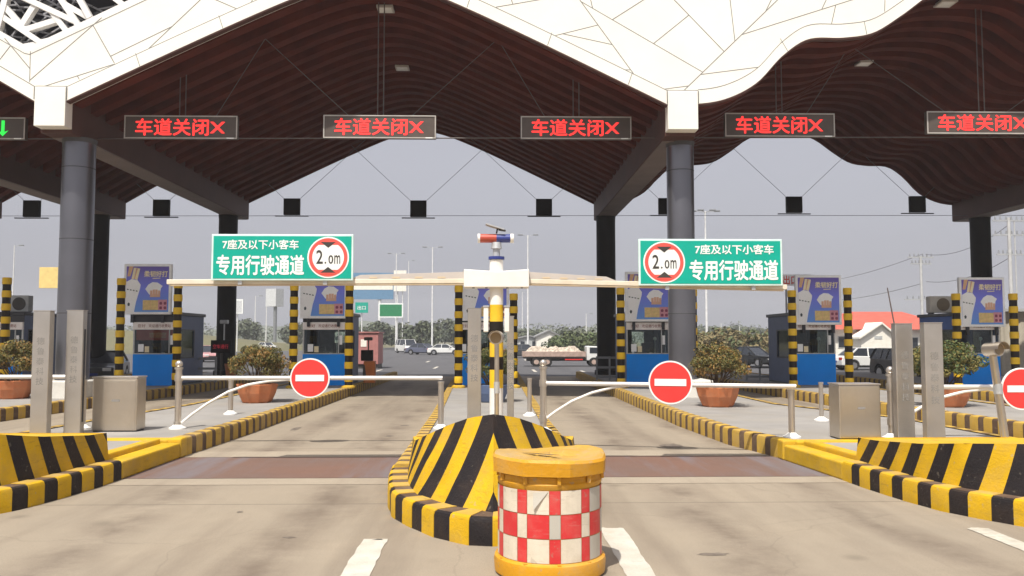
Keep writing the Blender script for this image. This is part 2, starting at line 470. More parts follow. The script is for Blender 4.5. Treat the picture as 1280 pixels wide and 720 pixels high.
def disc(mb, cx, cz, r, y, mi, n=40, r0=0):
    if r0:
        vs = []
        for k in range(n):
            t = 2 * pi * k / n; vs += [(cx + r0 * cos(t), y, cz + r0 * sin(t)), (cx + r * cos(t), y, cz + r * sin(t))]
        mb.add(vs, [(2 * k, 2 * k + 1, (2 * k + 3) % (2 * n), (2 * k + 2) % (2 * n)) for k in range(n)], mi)
    else:
        mb.add([(cx + r * cos(2 * pi * k / n), y, cz + r * sin(2 * pi * k / n)) for k in range(n)], [tuple(range(n))], mi)


# ------------------------------------------------------------------ setting: ground
def sheet(name, poly, z, m):
    mb = MB(); mb.add([(x, y, z) for x, y in poly], [tuple(range(len(poly)))]); return struct(mb.build(name, m))


sheet('ground', [(-580, -40), (580, -40), (580, 880), (-580, 880)], -.03, 'meadow')
sheet('asphalt_road', [(-60, 40), (60, 40), (48, 110), (30, 160), (10, 300), (-14, 300), (-30, 160), (-52, 110)], -.016, 'asphalt')
sheet('concrete_pavement', [(-45, -30), (45, -30), (45, 45.5), (-45, 45.5)], 0.0, 'lane_concrete')
# reddish worn cross bands in the two lanes
ya, yb = G(617, 571).y, G(617, 597).y
sheet('pavement_band', [(-5.45, yb), (-1.38, yb), (-1.38, ya), (-5.45, ya)], .004, 'red_band')
sheet('pavement_band', [(1.38, yb), (5.15, yb), (4.95, ya), (1.30, ya)], .004, 'red_band')
for xa_, xb_, xc_, xd_ in ((-5.4, -1.39, -1.39, -5.4), (1.39, 5.1, 5.0, 1.32)):
    sheet('pavement_patch', [(xa_, yb - .55), (xb_, yb - .55), (xb_, yb - .03), (xa_, yb - .03)], .004, 'pale_concrete')
    sheet('pavement_patch', [(xd_, ya + .03), (xc_ - .1, ya + .03), (xc_ - .1, ya + .75), (xd_, ya + .75)], .004, 'pale_concrete')
def worn_line(x0, x1, y0, y1, m, sd_):
    r_ = random.Random(sd_); n = int((y1 - y0) / .12)
    lft = [(x0 + r_.uniform(-.008, .012), y0 + (y1 - y0) * i / n) for i in range(n + 1)]
    rgt = [(x1 + r_.uniform(-.012, .008), y0 + (y1 - y0) * i / n) for i in range(n + 1)]
    end = [(x0 + (x1 - x0) * (1 - k / 6), y1 + r_.uniform(-.05, .05)) for k in range(1, 6)][::-1]
    mb = MB(); o = lft + rgt
    mb.add([(x, y, .006) for x, y in o], [(i, n + 1 + i, n + 2 + i, i + 1) for i in range(n)])
    tl_ = [lft[-1]] + end + [rgt[-1]]
    mb.add([(x, y, .006) for x, y in tl_] + [(lft[-1][0], y1 - .06, .0062), (rgt[-1][0], y1 - .06, .0062)], [(0, len(tl_), len(tl_) + 1) + tuple(range(len(tl_) - 1, 0, -1))])
    struct(mb.build('lane_marking', m))


# painted lines
worn_line(-1.30, -1.05, 1, 8.57, 'line_white', 1)
worn_line(1.12, 1.38, 1, 9.0, 'line_white', 2)
worn_line(5.0, 5.22, 6, 8.9, 'line_worn', 3)
for px, py, rx, ry, sd_ in ((892, 693, .17, .07, 1), (362, 672, .07, .04, 2), (370, 536, .10, .45, 3), (840, 557, .25, .35, 4), (505, 532, .12, .12, 5), (487, 545, .10, .12, 6), (1220, 640, .1, .05, 7), (300, 640, .05, .05, 8)):  # irregular dark blots laid on the lanes, some of them stains
    g_ = G(px, py); rs_ = random.Random(sd_)
    sheet('dark_blot', [(g_.x + rx * cos(a * pi / 8) * rs_.uniform(.6, 1.1), g_.y + ry * sin(a * pi / 8) * rs_.uniform(.6, 1.1)) for a in range(16)], .003, 'blot_brown')
# white dashes on the exit plaza
for X, Y in ((-7.5, 52), (-4.2, 58), (2.5, 52), (5.5, 50), (12, 56), (-13, 66), (-6, 74), (3, 80), (9, 72)):
    sheet('lane_marking', [(X, Y), (X + .2, Y), (X + .2, Y + 4), (X, Y + 4)], -.010, 'line_white')
# far hills and the ramp bank
hb = MB(); rr = random.Random(3)
nx = 60
for (yy, h0, amp, o0) in ((860, 14, 9, 0), (700, 8, 6, 5)):
    row = []
    for i in range(nx + 1):
        x = -560 + 1120 * i / nx
        h = h0 + amp * (sin(i * .37 + o0) * .5 + sin(i * .83 + 1 + o0) * .35 + rr.uniform(-.15, .15))
        row.append((x, h))
    vs = []
    for x, h in row: vs += [(x, yy - 90, -.5), (x, yy - 40, h * .7), (x, yy, h), (x, yy + 15, -.5)]
    fs = []
    for i in range(nx):
        for k in range(3): fs.append((4 * i + k, 4 * i + k + 1, 4 * i + 5 + k, 4 * i + 4 + k))
    hb.add(vs, fs)
mat('hill', (.07, .085, .05), .95, var=.3, scale=.05)
struct(hb.build('hills', 'hill', smooth=60))
eb = MB()
eb.add([(-150, 180, -.5), (-40, 150, -.5), (-44, 160, 1.0), (-70, 175, 3.2), (-150, 205, 7.0), (-150, 230, 7.0), (-66, 186, 3.2), (-40, 168, 1.0), (-30, 178, -.5), (-150, 262, -.5)],
       [(0, 1, 2), (0, 2, 3), (0, 3, 4), (2, 7, 6, 3), (3, 6, 5, 4), (7, 8, 9, 6), (6, 9, 5), (1, 8, 7, 2)])
struct(eb.build('embankment', 'meadow'))


# ------------------------------------------------------------------ toll islands with striped kerbs
def lerp_path(pts, s):
    d = 0
    for a, b in zip(pts, pts[1:]):
        l = (Vector(b) - Vector(a)).length
        if s <= d + l: return Vector(a).lerp(Vector(b), (s - d) / l)
        d += l
    return Vector(pts[-1])


def plen(pts): return sum((Vector(b) - Vector(a)).length for a, b in zip(pts, pts[1:]))


def kerb(mb, pts, side, h, w, stripe, ma, mbk, rnd=.05, z0=0.0, top=0, bias=.09):
    L = plen(pts); n = max(2, int(round(L / stripe)))
    for i in range(n):
        mi = ma if i % 2 == 0 else mbk
        rows = []
        k0 = bias * (1 if mi == mbk else -1)
        for s in (max(0, L * (i + k0) / n), L * (i + .5) / n, min(L, L * (i + 1 - k0) / n)):
            p = lerp_path(pts, s); q = lerp_path(pts, min(L, s + .06)); o = lerp_path(pts, max(0, s - .06)); d = (q - o).normalized()
            nrm = Vector((d.y, -d.x)) * side      # points outwards
            e = -.006 if mi == mbk else 0
            sec = [(e, z0), (e, z0 + h - rnd + e), (e - rnd * .3, z0 + h - rnd * .3 + e), (e - rnd, z0 + h + e), (-w, z0 + h + e)]
            rows.append([(p.x + nrm.x * k, p.y + nrm.y * k, z) for k, z in sec])
        k = len(rows[0])
        vs = [v for r in rows for v in r]
        fs = [(a * k + j, a * k + j + 1, (a + 1) * k + j + 1, (a + 1) * k + j) for a in range(2) for j in range(k - 1)]
        fs += [tuple(range(k)), tuple(range(2 * k, 3 * k))]
        o_ = len(mb.f); mb.add(vs, fs, mi)
        if top:
            for q in (3, 7): mb.m[o_ + q] = mi + top


ISL = {
    -3: ([(14, -21.5), (44, -21)], [(14, -17.9), (44, -17.4)]),
    -2: ([(14, -15.7), (44, -15.0)], [(14, -12.1), (20.4, -12.0), (27.6, -11.4), (33, -11.0), (44, -11)]),
    -1: ([(14.7, -8.7), (18, -8.5), (22, -8.0), (44, -7.9)], [(14.7, -5.28), (18, -5.15), (31.8, -5.05), (44, -5)]),
    0: ([(11.5, -1.35), (19.4, -1.42), (33, -1.72), (44, -1.8)], [(11.5, 1.28), (18, 1.18), (31, 1.2), (44, 1.3)]),
    1: ([(14.2, 4.80), (16, 4.45), (19.4, 4.25), (31, 4.17), (44, 4.3)], [(14.2, 9.0), (18, 8.9), (22, 7.5), (44, 7.3)]),
    2: ([(15, 10.8), (17, 10.65), (25, 10.1), (33, 9.7), (44, 9.7)], [(15, 13.6), (20, 13.3), (44, 13.1)]),
    3: ([(14, 16.7), (23.6, 15.9), (44, 16.3)], [(14, 20.5), (44, 20)]),
}
ISL_LABEL = {
    -3: 'toll island carrying the dark booth at the edge of the view',
    -2: 'toll island carrying the booth with red banner and a grey column',
    -1: 'paved toll island with steel cabinet and the rust brown potted bush',
    0: 'middle toll island between two lanes behind the white barrier post',
    1: 'paved toll island with steel cabinet and potted bush below the second green sign',
    2: 'toll island with olive bush in pot in front of dark blue booth',
    3: 'toll island carrying the bright blue sided booth with air conditioner',
}
KH = .32; IZ = .30
for k, (le, ri) in ISL.items():
    t = thing('toll_island', ISL_LABEL[k], 'traffic island', (0, 0, 0), 0, 'raised toll islands between the lanes')
    lp = [(x, y) for y, x in le]; rp = [(x, y) for y, x in ri]
    for pth, sd_ in ((lp, -1), (rp, 1)):
        mb = MB(); kerb(mb, pth, sd_, KH, .22, .235, 0, 1); mb.build('kerb', ['dusty_yellow', 'dusty_black'], t, smooth=35)
    mb = MB()
    poly = [(x + .2, y) for x, y in lp] + [(x - .2, y) for x, y in rp[::-1]]
    mb.prismz(poly, .02, IZ); mb.build('paving', 'paving', t)
    mb = MB()
    xa, xb, y0 = lp[0][0], rp[0][0], lp[0][1]
    if k != 0:
        mb.box(xa - .02, xa + .22, y0 - .28, y0, 0, KH + .01); mb.box(xb - .22, xb + .02, y0 - .28, y0, 0, KH + .01)
        mb.box(xa + .22, xb - .22, y0 - .24, y0, 0, KH - .005)
        mb.build('end_block', 'block_yellow', t, bevel=.03)


# ------------------------------------------------------------------ striped crash noses
def crash_nose(cx, tip, label, rear, sh=.46, hf=1.0, hd=0.0):
    t = thing('crash_nose', label, 'crash barrier', (cx, tip, 0), 0, 'striped concrete noses in front of the toll islands')
    kp = [(0, 0), (.25, .05), (.6, .38), (.92, .90), (1.14, 1.35), (1.27, 2.0), (1.36, 2.8), (1.40, 3.5)]
    base = [(0, .25), (.45, .62), (.87, 1.28), (1.03, 2.0), (1.14, 3.1), (1.16, 3.6)]
    top = [(0, .80, 1.20), (.26, 1.06, 1.14), (.54, 1.46, 1.01), (.82, 2.0, .84), (1.03, 2.8, .68), (1.12, 3.6, .645)]
    if hf < 1: top = [(0, .50, 1.20), (.40, .82, 1.14), (.80, 1.42, 1.01), (.98, 2.08, .84), (1.09, 3.1, .68), (1.12, 3.6, .645)]
    top = [(a_, b_, .66 + (c_ - .66) * hf - hd) for a_, b_, c_ in top]
    wall = MB(); ker = MB()
    kerb(ker, [(-x, y) for x, y in kp[::-1]] + kp[1:], 1, .28, .34, .25, 0, 1, top=2, bias=.03)
    Lb = plen(base); tl = [Vector(p) for p in top]; Lt = plen(top)
    for sd in (-1, 1):
        L = 3.3; st = .27 if hf == 1 else .235; nv = 10
        i0 = int(-sh / st) - 2

        def pt(u, v):
            b = lerp_path(base, Lb * u / L); a = lerp_path(top, Lt * u / L)
            x = a.x + (b.x - a.x) * v; y = a.y + (b.y - a.y) * v; z = a.z + (.27 - a.z) * v
            return (sd * x, y, z)
        for i in range(i0, int(L / st) + 1):
            mi = 1 if i % 2 == 0 else 0
            t0, t1 = i * st, (i + 1) * st
            for j in range(nv):
                q = []
                for (tt, v) in ((t0, j / nv), (t1, j / nv), (t1, (j + 1) / nv), (t0, (j + 1) / nv)):
                    q.append((min(max(tt + sh * v - st * .35, 0), L), v))
                if q[1][0] - q[0][0] < 1e-4 and q[2][0] - q[3][0] < 1e-4: continue
                mids = [((q[0][0] + q[1][0]) / 2, q[0][1]), ((q[3][0] + q[2][0]) / 2, q[3][1])]
                wall.add([pt(*q[0]), pt(*mids[0]), pt(*mids[1]), pt(*q[3])], [(0, 1, 2, 3)], mi)
                wall.add([pt(*mids[0]), pt(*q[1]), pt(*q[2]), pt(*mids[1])], [(0, 1, 2, 3)], mi)
    # rear end wall
    b = base[-1]; a = top[-1]
    wall.add([(-b[0], b[1], .0), (b[0], b[1], .0), (a[0], a[1], a[2]), (-a[0], a[1], a[2])], [(0, 1, 2, 3)], 0)
    wall.build('wall', ['yellow_paint', 'black_paint'], t, smooth=25)
    ker.build('kerb', ['yellow_paint', 'black_paint', 'dusty_yellow', 'dusty_black'], t, smooth=35)
    cp = MB(); n = 14; vs = []
    for i in range(n + 1):
        p = lerp_path(top, Lt * i / n); vs += [(-p.x, p.y, p.z), (p.x, p.y, p.z), (-p.x + min(.1, p.x * .5), p.y + .03, p.z - .012), (p.x - min(.1, p.x * .5), p.y + .03, p.z - .012)]
    fs = []
    for i in range(n):
        q = 4 * i; r = 4 * (i + 1)
        fs += [(q, q + 2, r + 2, r), (q + 2, q + 3, r + 3, r + 2), (q + 3, q + 1, r + 1, r + 3)]
    cp.add(vs, fs); cp.build('top_fill', 'block_yellow', t)
    if rear:  # low plain yellow kerb running back to the island
        for sd, xe in rear[1:]:
            rb = MB()
            rb.prismz([(sd * 1.08, 3.5), (sd * 1.40, 3.5), (xe - cx, rear[0] - tip), (xe - cx - sd * .32, rear[0] - tip)], 0, .255)
            rb.prismz([(sd * .86, 3.45), (sd * 1.07, 3.45), (xe - cx - sd * .33, rear[0] - tip), (xe - cx - sd * .52, rear[0] - tip)], 0, .33)
            rb.build('rear_kerb', 'block_yellow', t, bevel=.025)
        f = MB()
        f.prismz([(-.86, 3.62), (.86, 3.62), (rear[2][1] - cx - .5, rear[0] - tip), (rear[1][1] - cx + .5, rear[0] - tip)], .0, .29)
        f.build('rear_paving', 'paving', t)
    return t


crash_nose(0, 8.25, 'black and yellow striped concrete nose right behind the dented yellow barrel', None)
crash_nose(-6.70, 8.75, 'black and yellow striped concrete nose in front of the paired pillars and cabinet, shadier face', (14.42, (-1, -8.7), (1, -5.28)), .24, .62, 0)
crash_nose(6.35, 8.45, 'black and yellow striped concrete nose below the round lamp post, bright sunlit face', (13.92, (-1, 4.80), (1, 9.0)), .24, .5, .06)


# ------------------------------------------------------------------ barrel
def barrel():
    c = (.49, 7.42)
    t = thing('crash_barrel', 'dented yellow plastic barrel with red and white checks in front of striped nose', 'barrel', (c[0], c[1], 0), .12)
    R = .455
    prof = [(.44, 0), (.478, .02), (.485, .11), (.478, .145), (.455, .155), (R - .012, .17), (R - .012, .76), (.452, .775), (.455, .80), (.442, .815), (.442, .855), (.47, .865)]
    mb = MB(); mb.lathe(prof, n=56)
    for k in range(10):  # moulded lugs in the two grooves
        a = k * pi / 5 + .3
        for z0, z1 in ((.805, .87), (.10, .16)):
            x, y = .455 * cos(a), .455 * sin(a)
            d = Vector((-sin(a), cos(a), 0)) * .012
            mb.bar(Vector((x, y, z0)), Vector((x, y, z1)), .03, .03)
    mb.build('body', 'barrel_yellow', t, smooth=40)
    # ten-sided lid with a worn, dished, slightly warped top
    ld = MB(); n = 40; rr = random.Random(5)
    def fac(a):  # facets
        s = 2 * pi / 8; b = (a + .62) % s - s / 2; return cos(s / 2) / cos(b)
    rings = [(.470, .868, 0), (.495, .872, 0), (.500, .985, 0), (.485, 1.008, 0), (.455, 1.012, 1), (.40, 1.000, 1), (.26, .992, 1), (.12, 1.0, 1), (.001, .998, 1)]
    vs = []
    for i, (r, z, m_) in enumerate(rings):
        for k in range(n):
            a = 2 * pi * k / n; w = (.45 + .55 * fac(a)) * 1.02 if i < 6 else 1
            zz = z + (.016 * sin(a * 2 + 1) + .010 * sin(a * 3)) * (1 if i > 1 else .2) + (rr.uniform(-.006, .006) if i > 3 else 0)
            vs.append((r * w * cos(a), r * w * sin(a), zz))
    o = len(ld.v); ld.v += vs
    for i in range(len(rings) - 1):
        for k in range(n):
            ld.f.append([i * n + k, i * n + (k + 1) % n, (i + 1) * n + (k + 1) % n, (i + 1) * n + k]); ld.m.append(1 if i >= 3 else 0)
    lid = ld.build('lid', ['barrel_yellow', 'barrel_top'], t, smooth=26)
    ck = MB(); ck.add([(-.26, .02, 1.014), (-.12, -.10, 1.018), (.04, -.20, 1.016), (.05, -.235, 1.016), (-.12, -.15, 1.018)], [(0, 1, 2, 3, 4)])
    ck.add([(-.05, .02, 1.006), (.10, .10, 1.006), (.22, .06, 1.006), (.10, .12, 1.006)], [(0, 1, 2, 3)])
    ck.add([(.05, -.36, 1.021), (.17, -.34, 1.021), (.17, -.347, 1.021), (.05, -.367, 1.021)], [(0, 1, 2, 3)])
    ck.build('crack', 'void_black', lid)
    # check pattern
    tp = MB(); r = R - .004; a = radians(-90 - 11 - 72); widths = [12, 24]
    rr = random.Random(11)
    for c_ in range(20):
        w = radians(widths[c_ % 2])
        for row in range(3):
            z1 = .755 - row * .197; z0 = z1 - .192
            red = (c_ + row) % 2 == 0
            mi = 0 if red else (2 if rr.random() < .4 else 1)
            vs = []
            for j in range(5):
                aa = a + .004 + (w - .008) * j / 4
                vs += [(r * cos(aa), r * sin(aa), z0), (r * cos(aa), r * sin(aa), z1)]
            tp.add(vs, [(2 * j, 2 * j + 2, 2 * j + 3, 2 * j + 1) for j in range(4)], mi)
        a += w
    tp.build('reflective_band', ['tape_red', 'tape_white', 'tape_silver'], t, fix=False)
    # peeled corner of tape
    a0 = radians(-90 - 28); pc = MB()
    p = lambda aa, z, rad: (rad * cos(aa), rad * sin(aa), z)
    pc.add([p(a0, .74, r + .004), p(a0 + .28, .75, r + .004), p(a0 + .02, .60, r + .03)], [(0, 1, 2)]); pc.build('peeled_tape', 'tape_silver', t)


barrel()


# ------------------------------------------------------------------ height-limit barrier on the middle island
PY = 13.0
def zy(py, Y=PY): return P(620, py, Y).z
def xx(px, Y=PY): return P(px, 400, Y).x


def limit_barrier():
    bx = xx(620.5)
    t = thing('barrier_post', 'white topped barrier post with yellow black bands carrying two long arms', 'barrier post', (bx, PY, IZ))
    def z(py): return zy(py) - IZ
    mb = MB()
    bands = [(0, z(485), 0), (z(485), z(462), 1), (z(462), z(446), 2), (z(446), z(428), 1), (z(428), z(402), 2), (z(402), z(381), 1), (z(381), z(325), 0)]
    for a, b, mi in bands: mb.cyl((0, 0, a), (0, 0, b), .105, n=28, mi=mi)
    mb.cyl((0, 0, 0), (0, 0, .03), .2, n=24, mi=0)
    mb.build('post', ['white_paint', 'pole_yellow', 'pole_black'], t, smooth=40)
    hb = MB()
    x0 = xx(580) - bx; x1 = xx(661) - bx
    hb.prism([(x0, z(360)), (x1, z(360)), (x1, z(337.5)), (0.04, z(340)), (-.04, z(340)), (x0, z(337.5))], -.17, .17)
    hb.build('hub_box', 'white_paint', t, bevel=.012)
    bo = MB()
    for px in (592, 608, 634, 652): bo.cyl((xx(px) - bx, -.12, z(361)), (xx(px) - bx, -.12, z(360)), .02, n=8)
    bo.build('bolt', 'sign_black', t)
    cl = MB(); cl.cyl((0, 0, z(324.5)), (0, 0, z(321)), .125, n=28); cl.build('collar', 'police_blue', t, smooth=40)
    nk = MB(); nk.cyl((0, 0, z(321)), (0, 0, z(311)), .055, n=20); nk.cyl((0, 0, z(311)), (0, 0, z(303)), .085, .07, n=20); nk.build('neck', 'galv', t, smooth=40)
    lb = thing_part('light_bar', t)
    za = z(298); 
    a = MB(); a.cyl((xx(600) - bx, 0, za), (0, 0, za), .068, n=24); a.build('red_lamp', 'police_red', lb, smooth=40)
    a = MB(); a.cyl((0, 0, za), (xx(638) - bx, 0, za), .066, n=24); a.build('blue_lamp', 'police_blue', lb, smooth=40)
    for s in (-1, 1):
        e = MB(); X = (xx(597) if s < 0 else xx(642)) - bx; X2 = (xx(600) if s < 0 else xx(638)) - bx
        e.cyl((X, 0, za), (X2, 0, za), .072, n=24); e.build('end_cap', 'white_paint', lb, smooth=40)
    so = MB(); a = Vector((xx(607) - bx, 0, z(280.5))); b = Vector((xx(630) - bx, 0, z(287.5)))
    so.bar(a, b, .22, .018); so.bar((xx(623) - bx, 0, z(287)), (xx(632) - bx, 0, z(288.5)), .10, .02, 1)
    so.cyl((0, 0, z(292)), (.015, 0, z(285.5)), .012, n=8, mi=1); so.build('solar_panel', ['galv', 'sign_black'], t)
    for s in (-1, 1):
        c = MB(); X = .0 + s * .160
        c.box(X - .038, X + .038, -.06, .08, z(415), z(384)); c.build('control_case', 'white_paint', t, bevel=.01)
        c = MB(); c.box(X - .045, X + .045, -.07, .09, z(384), z(382)); c.bar((X, 0, z(390)), (0, 0, z(390)), .04, .03); c.build('case_bracket', 'galv', t)
    # arms
    for s, tipx, tipy, sx, gx in ((-1, 208, 352.5, 580, 438), (1, 984, 359, 661, 770)):
        am = thing_part('arm', t)
        zt = P(tipx, tipy, PY).z - IZ; zs = zy(351.5) - IZ
        X0 = xx(sx) - bx; X1 = xx(tipx) - bx
        a = MB(); a.bar((X0 - s * .1, 0, zs), (X1, 0, zt), .07, .075)
        a.bar((X0 - s * .1, -.001, zs - .05), (X1 - s * .05, -.001, zt - .05), .05, .028, 1)
        a.build('rail', ['arm_rail', 'cream_arm'], am, bevel=.008)
        g = MB(); Xg = xx(gx) - bx
        zg = zs + (zt - zs) * (Xg - X0) / (X1 - X0)
        g.prism([(X0, zs + .037), (X0, zy(340) - IZ), (Xg - s * .15, zg + .10), (Xg, zg + .04), (Xg, zg + .037)], -.03, .03)
        g.build('arm_cover', 'dusty_arm', am, bevel=.006)
        for q in range(4):
            w = MB(); f = .2 + .2 * q; X = X0 + (Xg - X0) * f; Z = zs + (zg - zs) * f
            w.box(X - .06, X + .06, -.034, -.0305, Z + .045, Z + .07); w.build('slot', 'cream_arm', am)
    return bx


def thing_part(name, parent):
    o = bpy.data.objects.new(name, None); COL.objects.link(o); o.parent = parent; o.empty_display_size = .1; return o


BX = limit_barrier()


def limit_sign(px0, px1, py0, py1, disc_left, label):
    Y = PY - .1
    a = P(px0, py1, Y); b = P(px1, py0, Y)
    W = b.x - a.x; H = b.z - a.z
    t = thing('lane_rule_sign', label, 'road sign', (a.x, Y, a.z), 0, 'green lane signs on the barrier arms')
    mb = MB(); mb.box(0, W, 0, .025, 0, H); mb.build('board', 'sign_edge', t, bevel=.008)
    mb = MB(); e = .03; mb.box(e, W - e, -.004, .001, e, H - e); mb.build('panel', 'sign_green', t)
    # letters
    sx = W / 178.0; sz = H / 57.0
    L = MB()
    if disc_left: tx0, tx1, bx0, bx1, dcx = 70, 167, 63, 172, 31.5
    else: tx0, tx1, bx0, bx1, dcx = 14, 109, 7, 116, 146.5
    letter(L, '7座及以下小客车', tx0 * sx, tx1 * sx, (57 - 18.5) * sz, (57 - 7) * sz, -.007, 0, bold=.022)
    letter(L, '专用行驶通道', bx0 * sx, bx1 * sx, (57 - 50) * sz, (57 - 26) * sz, -.007, 0, bold=.026)
    L.build('lettering', 'sign_white', t, fix=False)
    D = MB(); r = 25.5 * sz; cx = dcx * sx; cz = H / 2
    disc(D, cx, cz, r, -.0065, 0); disc(D, cx, cz, r * .93, -.009, 1); disc(D, cx, cz, r * .76, -.0115, 0)
    for s in (1, -1):
        D.add([(cx - r * .36, -.0135, cz + s * r * .74), (cx + r * .36, -.0135, cz + s * r * .74), (cx, -.0135, cz + s * r * .46)], [(0, 1, 2)], 2)
        D.add([(cx - r * .48, -.0125, cz + s * r * .60), (cx + r * .48, -.0125, cz + s * r * .60), (cx + r * .34, -.0125, cz + s * r * .80), (cx - r * .34, -.0125, cz + s * r * .80)], [(0, 1, 2, 3)], 1)
    letter(D, '2', cx - r * .56, cx - r * .26, cz - r * .30, cz + r * .34, -.0135, 2, bold=.012)
    letter(D, '.', cx - r * .16, cx - r * .09, cz - r * .30, cz - r * .22, -.0135, 2, bold=.01)
    letter(D, '0', cx + r * .02, cx + r * .24, cz - r * .30, cz + r * .10, -.0135, 2, bold=.012)
    letter(D, 'm', cx + r * .30, cx + r * .58, cz - r * .30, cz + r * .10, -.0135, 2, bold=.008)
    D.build('height_limit_disc', ['sign_white', 'sign_red', 'sign_black'], t, fix=False)
    bk = MB()
    for q in (.2, .8): bk.box(W * q - .03, W * q + .03, .026, .07, -.06, H * .8)
    bk.build('bracket', 'galv', t)


limit_sign(263.5, 442, 293, 350.5, False, 'green lane sign whose white words come before the round 2.0m limit mark')
limit_sign(798.5, 977.5, 299, 357, True, 'green lane sign whose round 2.0m limit mark comes before the white words')


# ------------------------------------------------------------------ swing gates, rest posts, no-entry signs
def post(name, label, loc, h, ball=True, r=.055, group=None):
    t = thing(name, label, 'post', loc, 0, group)
    mb = MB(); mb.cyl((0, 0, 0), (0, 0, h - .05), r, n=20); mb.build('pipe', 'steel', t, smooth=40)
    f = MB(); f.lathe([(.15, 0), (.15, .025), (.10, .05), (r + .01, .085), (r, .09)], n=24); f.build('foot', 'pale_foot', t, smooth=35)
    if ball:
        k = MB(); k.cyl((0, 0, h - .06), (0, 0, h - .02), r * 1.25, n=20); k.sphere((0, 0, h + .03), .062); k.build('cap', 'steel', t, smooth=40)
    else:
        k = MB(); k.cyl((0, 0, h - .05), (0, 0, h - .01), r * 1.15, n=20); k.build('cap', 'steel', t, smooth=40)
    return t


def gate(hinge_px, hinge_loc, hh, end, brace, label):
    """hinge post + horizontal rail to `end` + curved brace; local origin at the post foot"""
    t = thing('swing_gate', label, 'gate', hinge_loc, 0, 'manual swing gates across the lanes')
    o = Vector(hinge_loc)
    r = .06
    mb = MB(); mb.cyl((0, 0, 0), (0, 0, hh - .06), r, n=20)
    mb.build('hinge_post', 'steel', t, smooth=40)
    f = MB(); f.lathe([(.16, 0), (.16, .025), (.11, .05), (r + .01, .085), (r, .09)], n=24); f.build('foot', 'pale_foot', t, smooth=35)
    k = MB(); k.cyl((0, 0, hh - .07), (0, 0, hh - .03), r * 1.3, n=20); k.sphere((0, 0, hh + .03), .07); k.build('ball_cap', 'steel', t, smooth=40)
    a = Vector((0, 0, brace[0][2])) ; e = Vector(end) - o
    mb = MB(); mb.cyl((0, 0, e.z), e, .04, n=16); mb.build('rail', 'rail_white', t, smooth=40)
    mb = MB(); mb.tube([Vector(p) - o for p in brace], .027, 10); mb.build('brace', 'white_paint', t, smooth=40)
    for z_ in (e.z, (Vector(brace[0]) - o).z):
        c = MB(); c.cyl((0, 0, z_ - .06), (0, 0, z_ + .06), r * 1.25, n=20); c.build('hinge_collar', 'steel', t, smooth=40)
    return t


def no_entry(c, r, label, rz=0):
    t = thing('no_entry_sign', label, 'road sign', c, rz, 'round no entry signs on the gates')
    d = MB(); d.cyl((0, .012, 0), (0, -.012, 0), r, n=48); d.build('plate', 'sign_white', t, smooth=40)
    d = MB(); disc(d, 0, 0, r * .93, -.0145, 0, 48); d.build('red_field', 'stop_red', t)
    d = MB(); d.box(-r * .72, r * .72, -.022, -.0155, -r * .16, r * .16); d.build('white_bar', 'sign_white', t)
    d = MB(); d.box(-.03, .03, .013, .05, -.12, .12); d.box(-.1, .1, .013, .03, -.02, .02); d.build('clamp', 'steel', t)


def arc_pts(pxs, fdepth):
    return [P(x, y, fdepth(x)) for x, y in pxs]


# across the lane before the middle island
h1 = G(222, 536, IZ); e1 = Vector((G(551, 536, IZ).x, G(551, 536, IZ).y, 0))
dep = lambda x: h1.y + (e1.y - h1.y) * (P(x, 470, h1.y).x - h1.x) / (e1.x - h1.x)
end1 = P(553, 472.5, dep(553))
gate(222, h1, P(222, 457, h1.y).z - IZ, end1, arc_pts([(224, 531), (240, 518), (260, 504), (285, 490), (310, 481), (335, 476.5), (360, 474.5), (386, 473.5)], dep), 'steel swing gate closing the lane between rust brown bush and striped nose')
no_entry(P(387.5, 472.5, dep(387) - .07), .375, 'round red no entry sign in front of the brown bush and the blue booth')
post('rest_post', 'short steel rest post at the closed gate end beside the striped nose', G(551, 536, IZ), P(551, 474, e1.y).z - IZ - .03, False, group='steel posts by the gates')
g = G(288, 518, IZ); post('rest_post', 'short steel post on the island before the brown bush pot', g, P(288, 474, g.y).z - IZ, False, group='steel posts by the gates')
# across the lane after the middle island
h2 = Vector((P(679, 500, 15.6).x, 15.6, IZ)); q = G(990, 547, IZ)
dep2 = lambda x: h2.y + (q.y - h2.y) * (P(x, 470, h2.y).x - h2.x) / (q.x - h2.x)
gate(679, h2, P(679, 456, h2.y).z - IZ, P(995, 483, dep2(995)), arc_pts([(683, 523), (695, 514), (715, 501.5), (740, 491), (765, 484.5), (790, 481), (812, 480), (836, 480)], dep2), 'steel swing gate hinged on the middle island, closing the lane past the barrel')
no_entry(P(838, 478, dep2(838) - .07), .385, 'round red no entry sign in front of the grey column and the potted bush', math.atan2(q.y - h2.y, q.x - h2.x))
post('rest_post', 'short steel rest post in front of the dark blue booth, holding the closed gate', q, P(990, 486, q.y).z - IZ, False, group='steel posts by the gates')
g = G(1027, 526, IZ); post('rest_post', 'thin steel post just left of the sunlit steel cabinet', g, P(1027, 477, g.y).z - IZ, False, r=.045, group='steel posts by the gates')
g = G(662, 520, IZ); post('rest_post', 'short steel post on the middle island next to the tall ball topped post', g, P(662, 472, g.y).z - IZ, False, r=.05, group='steel posts by the gates')
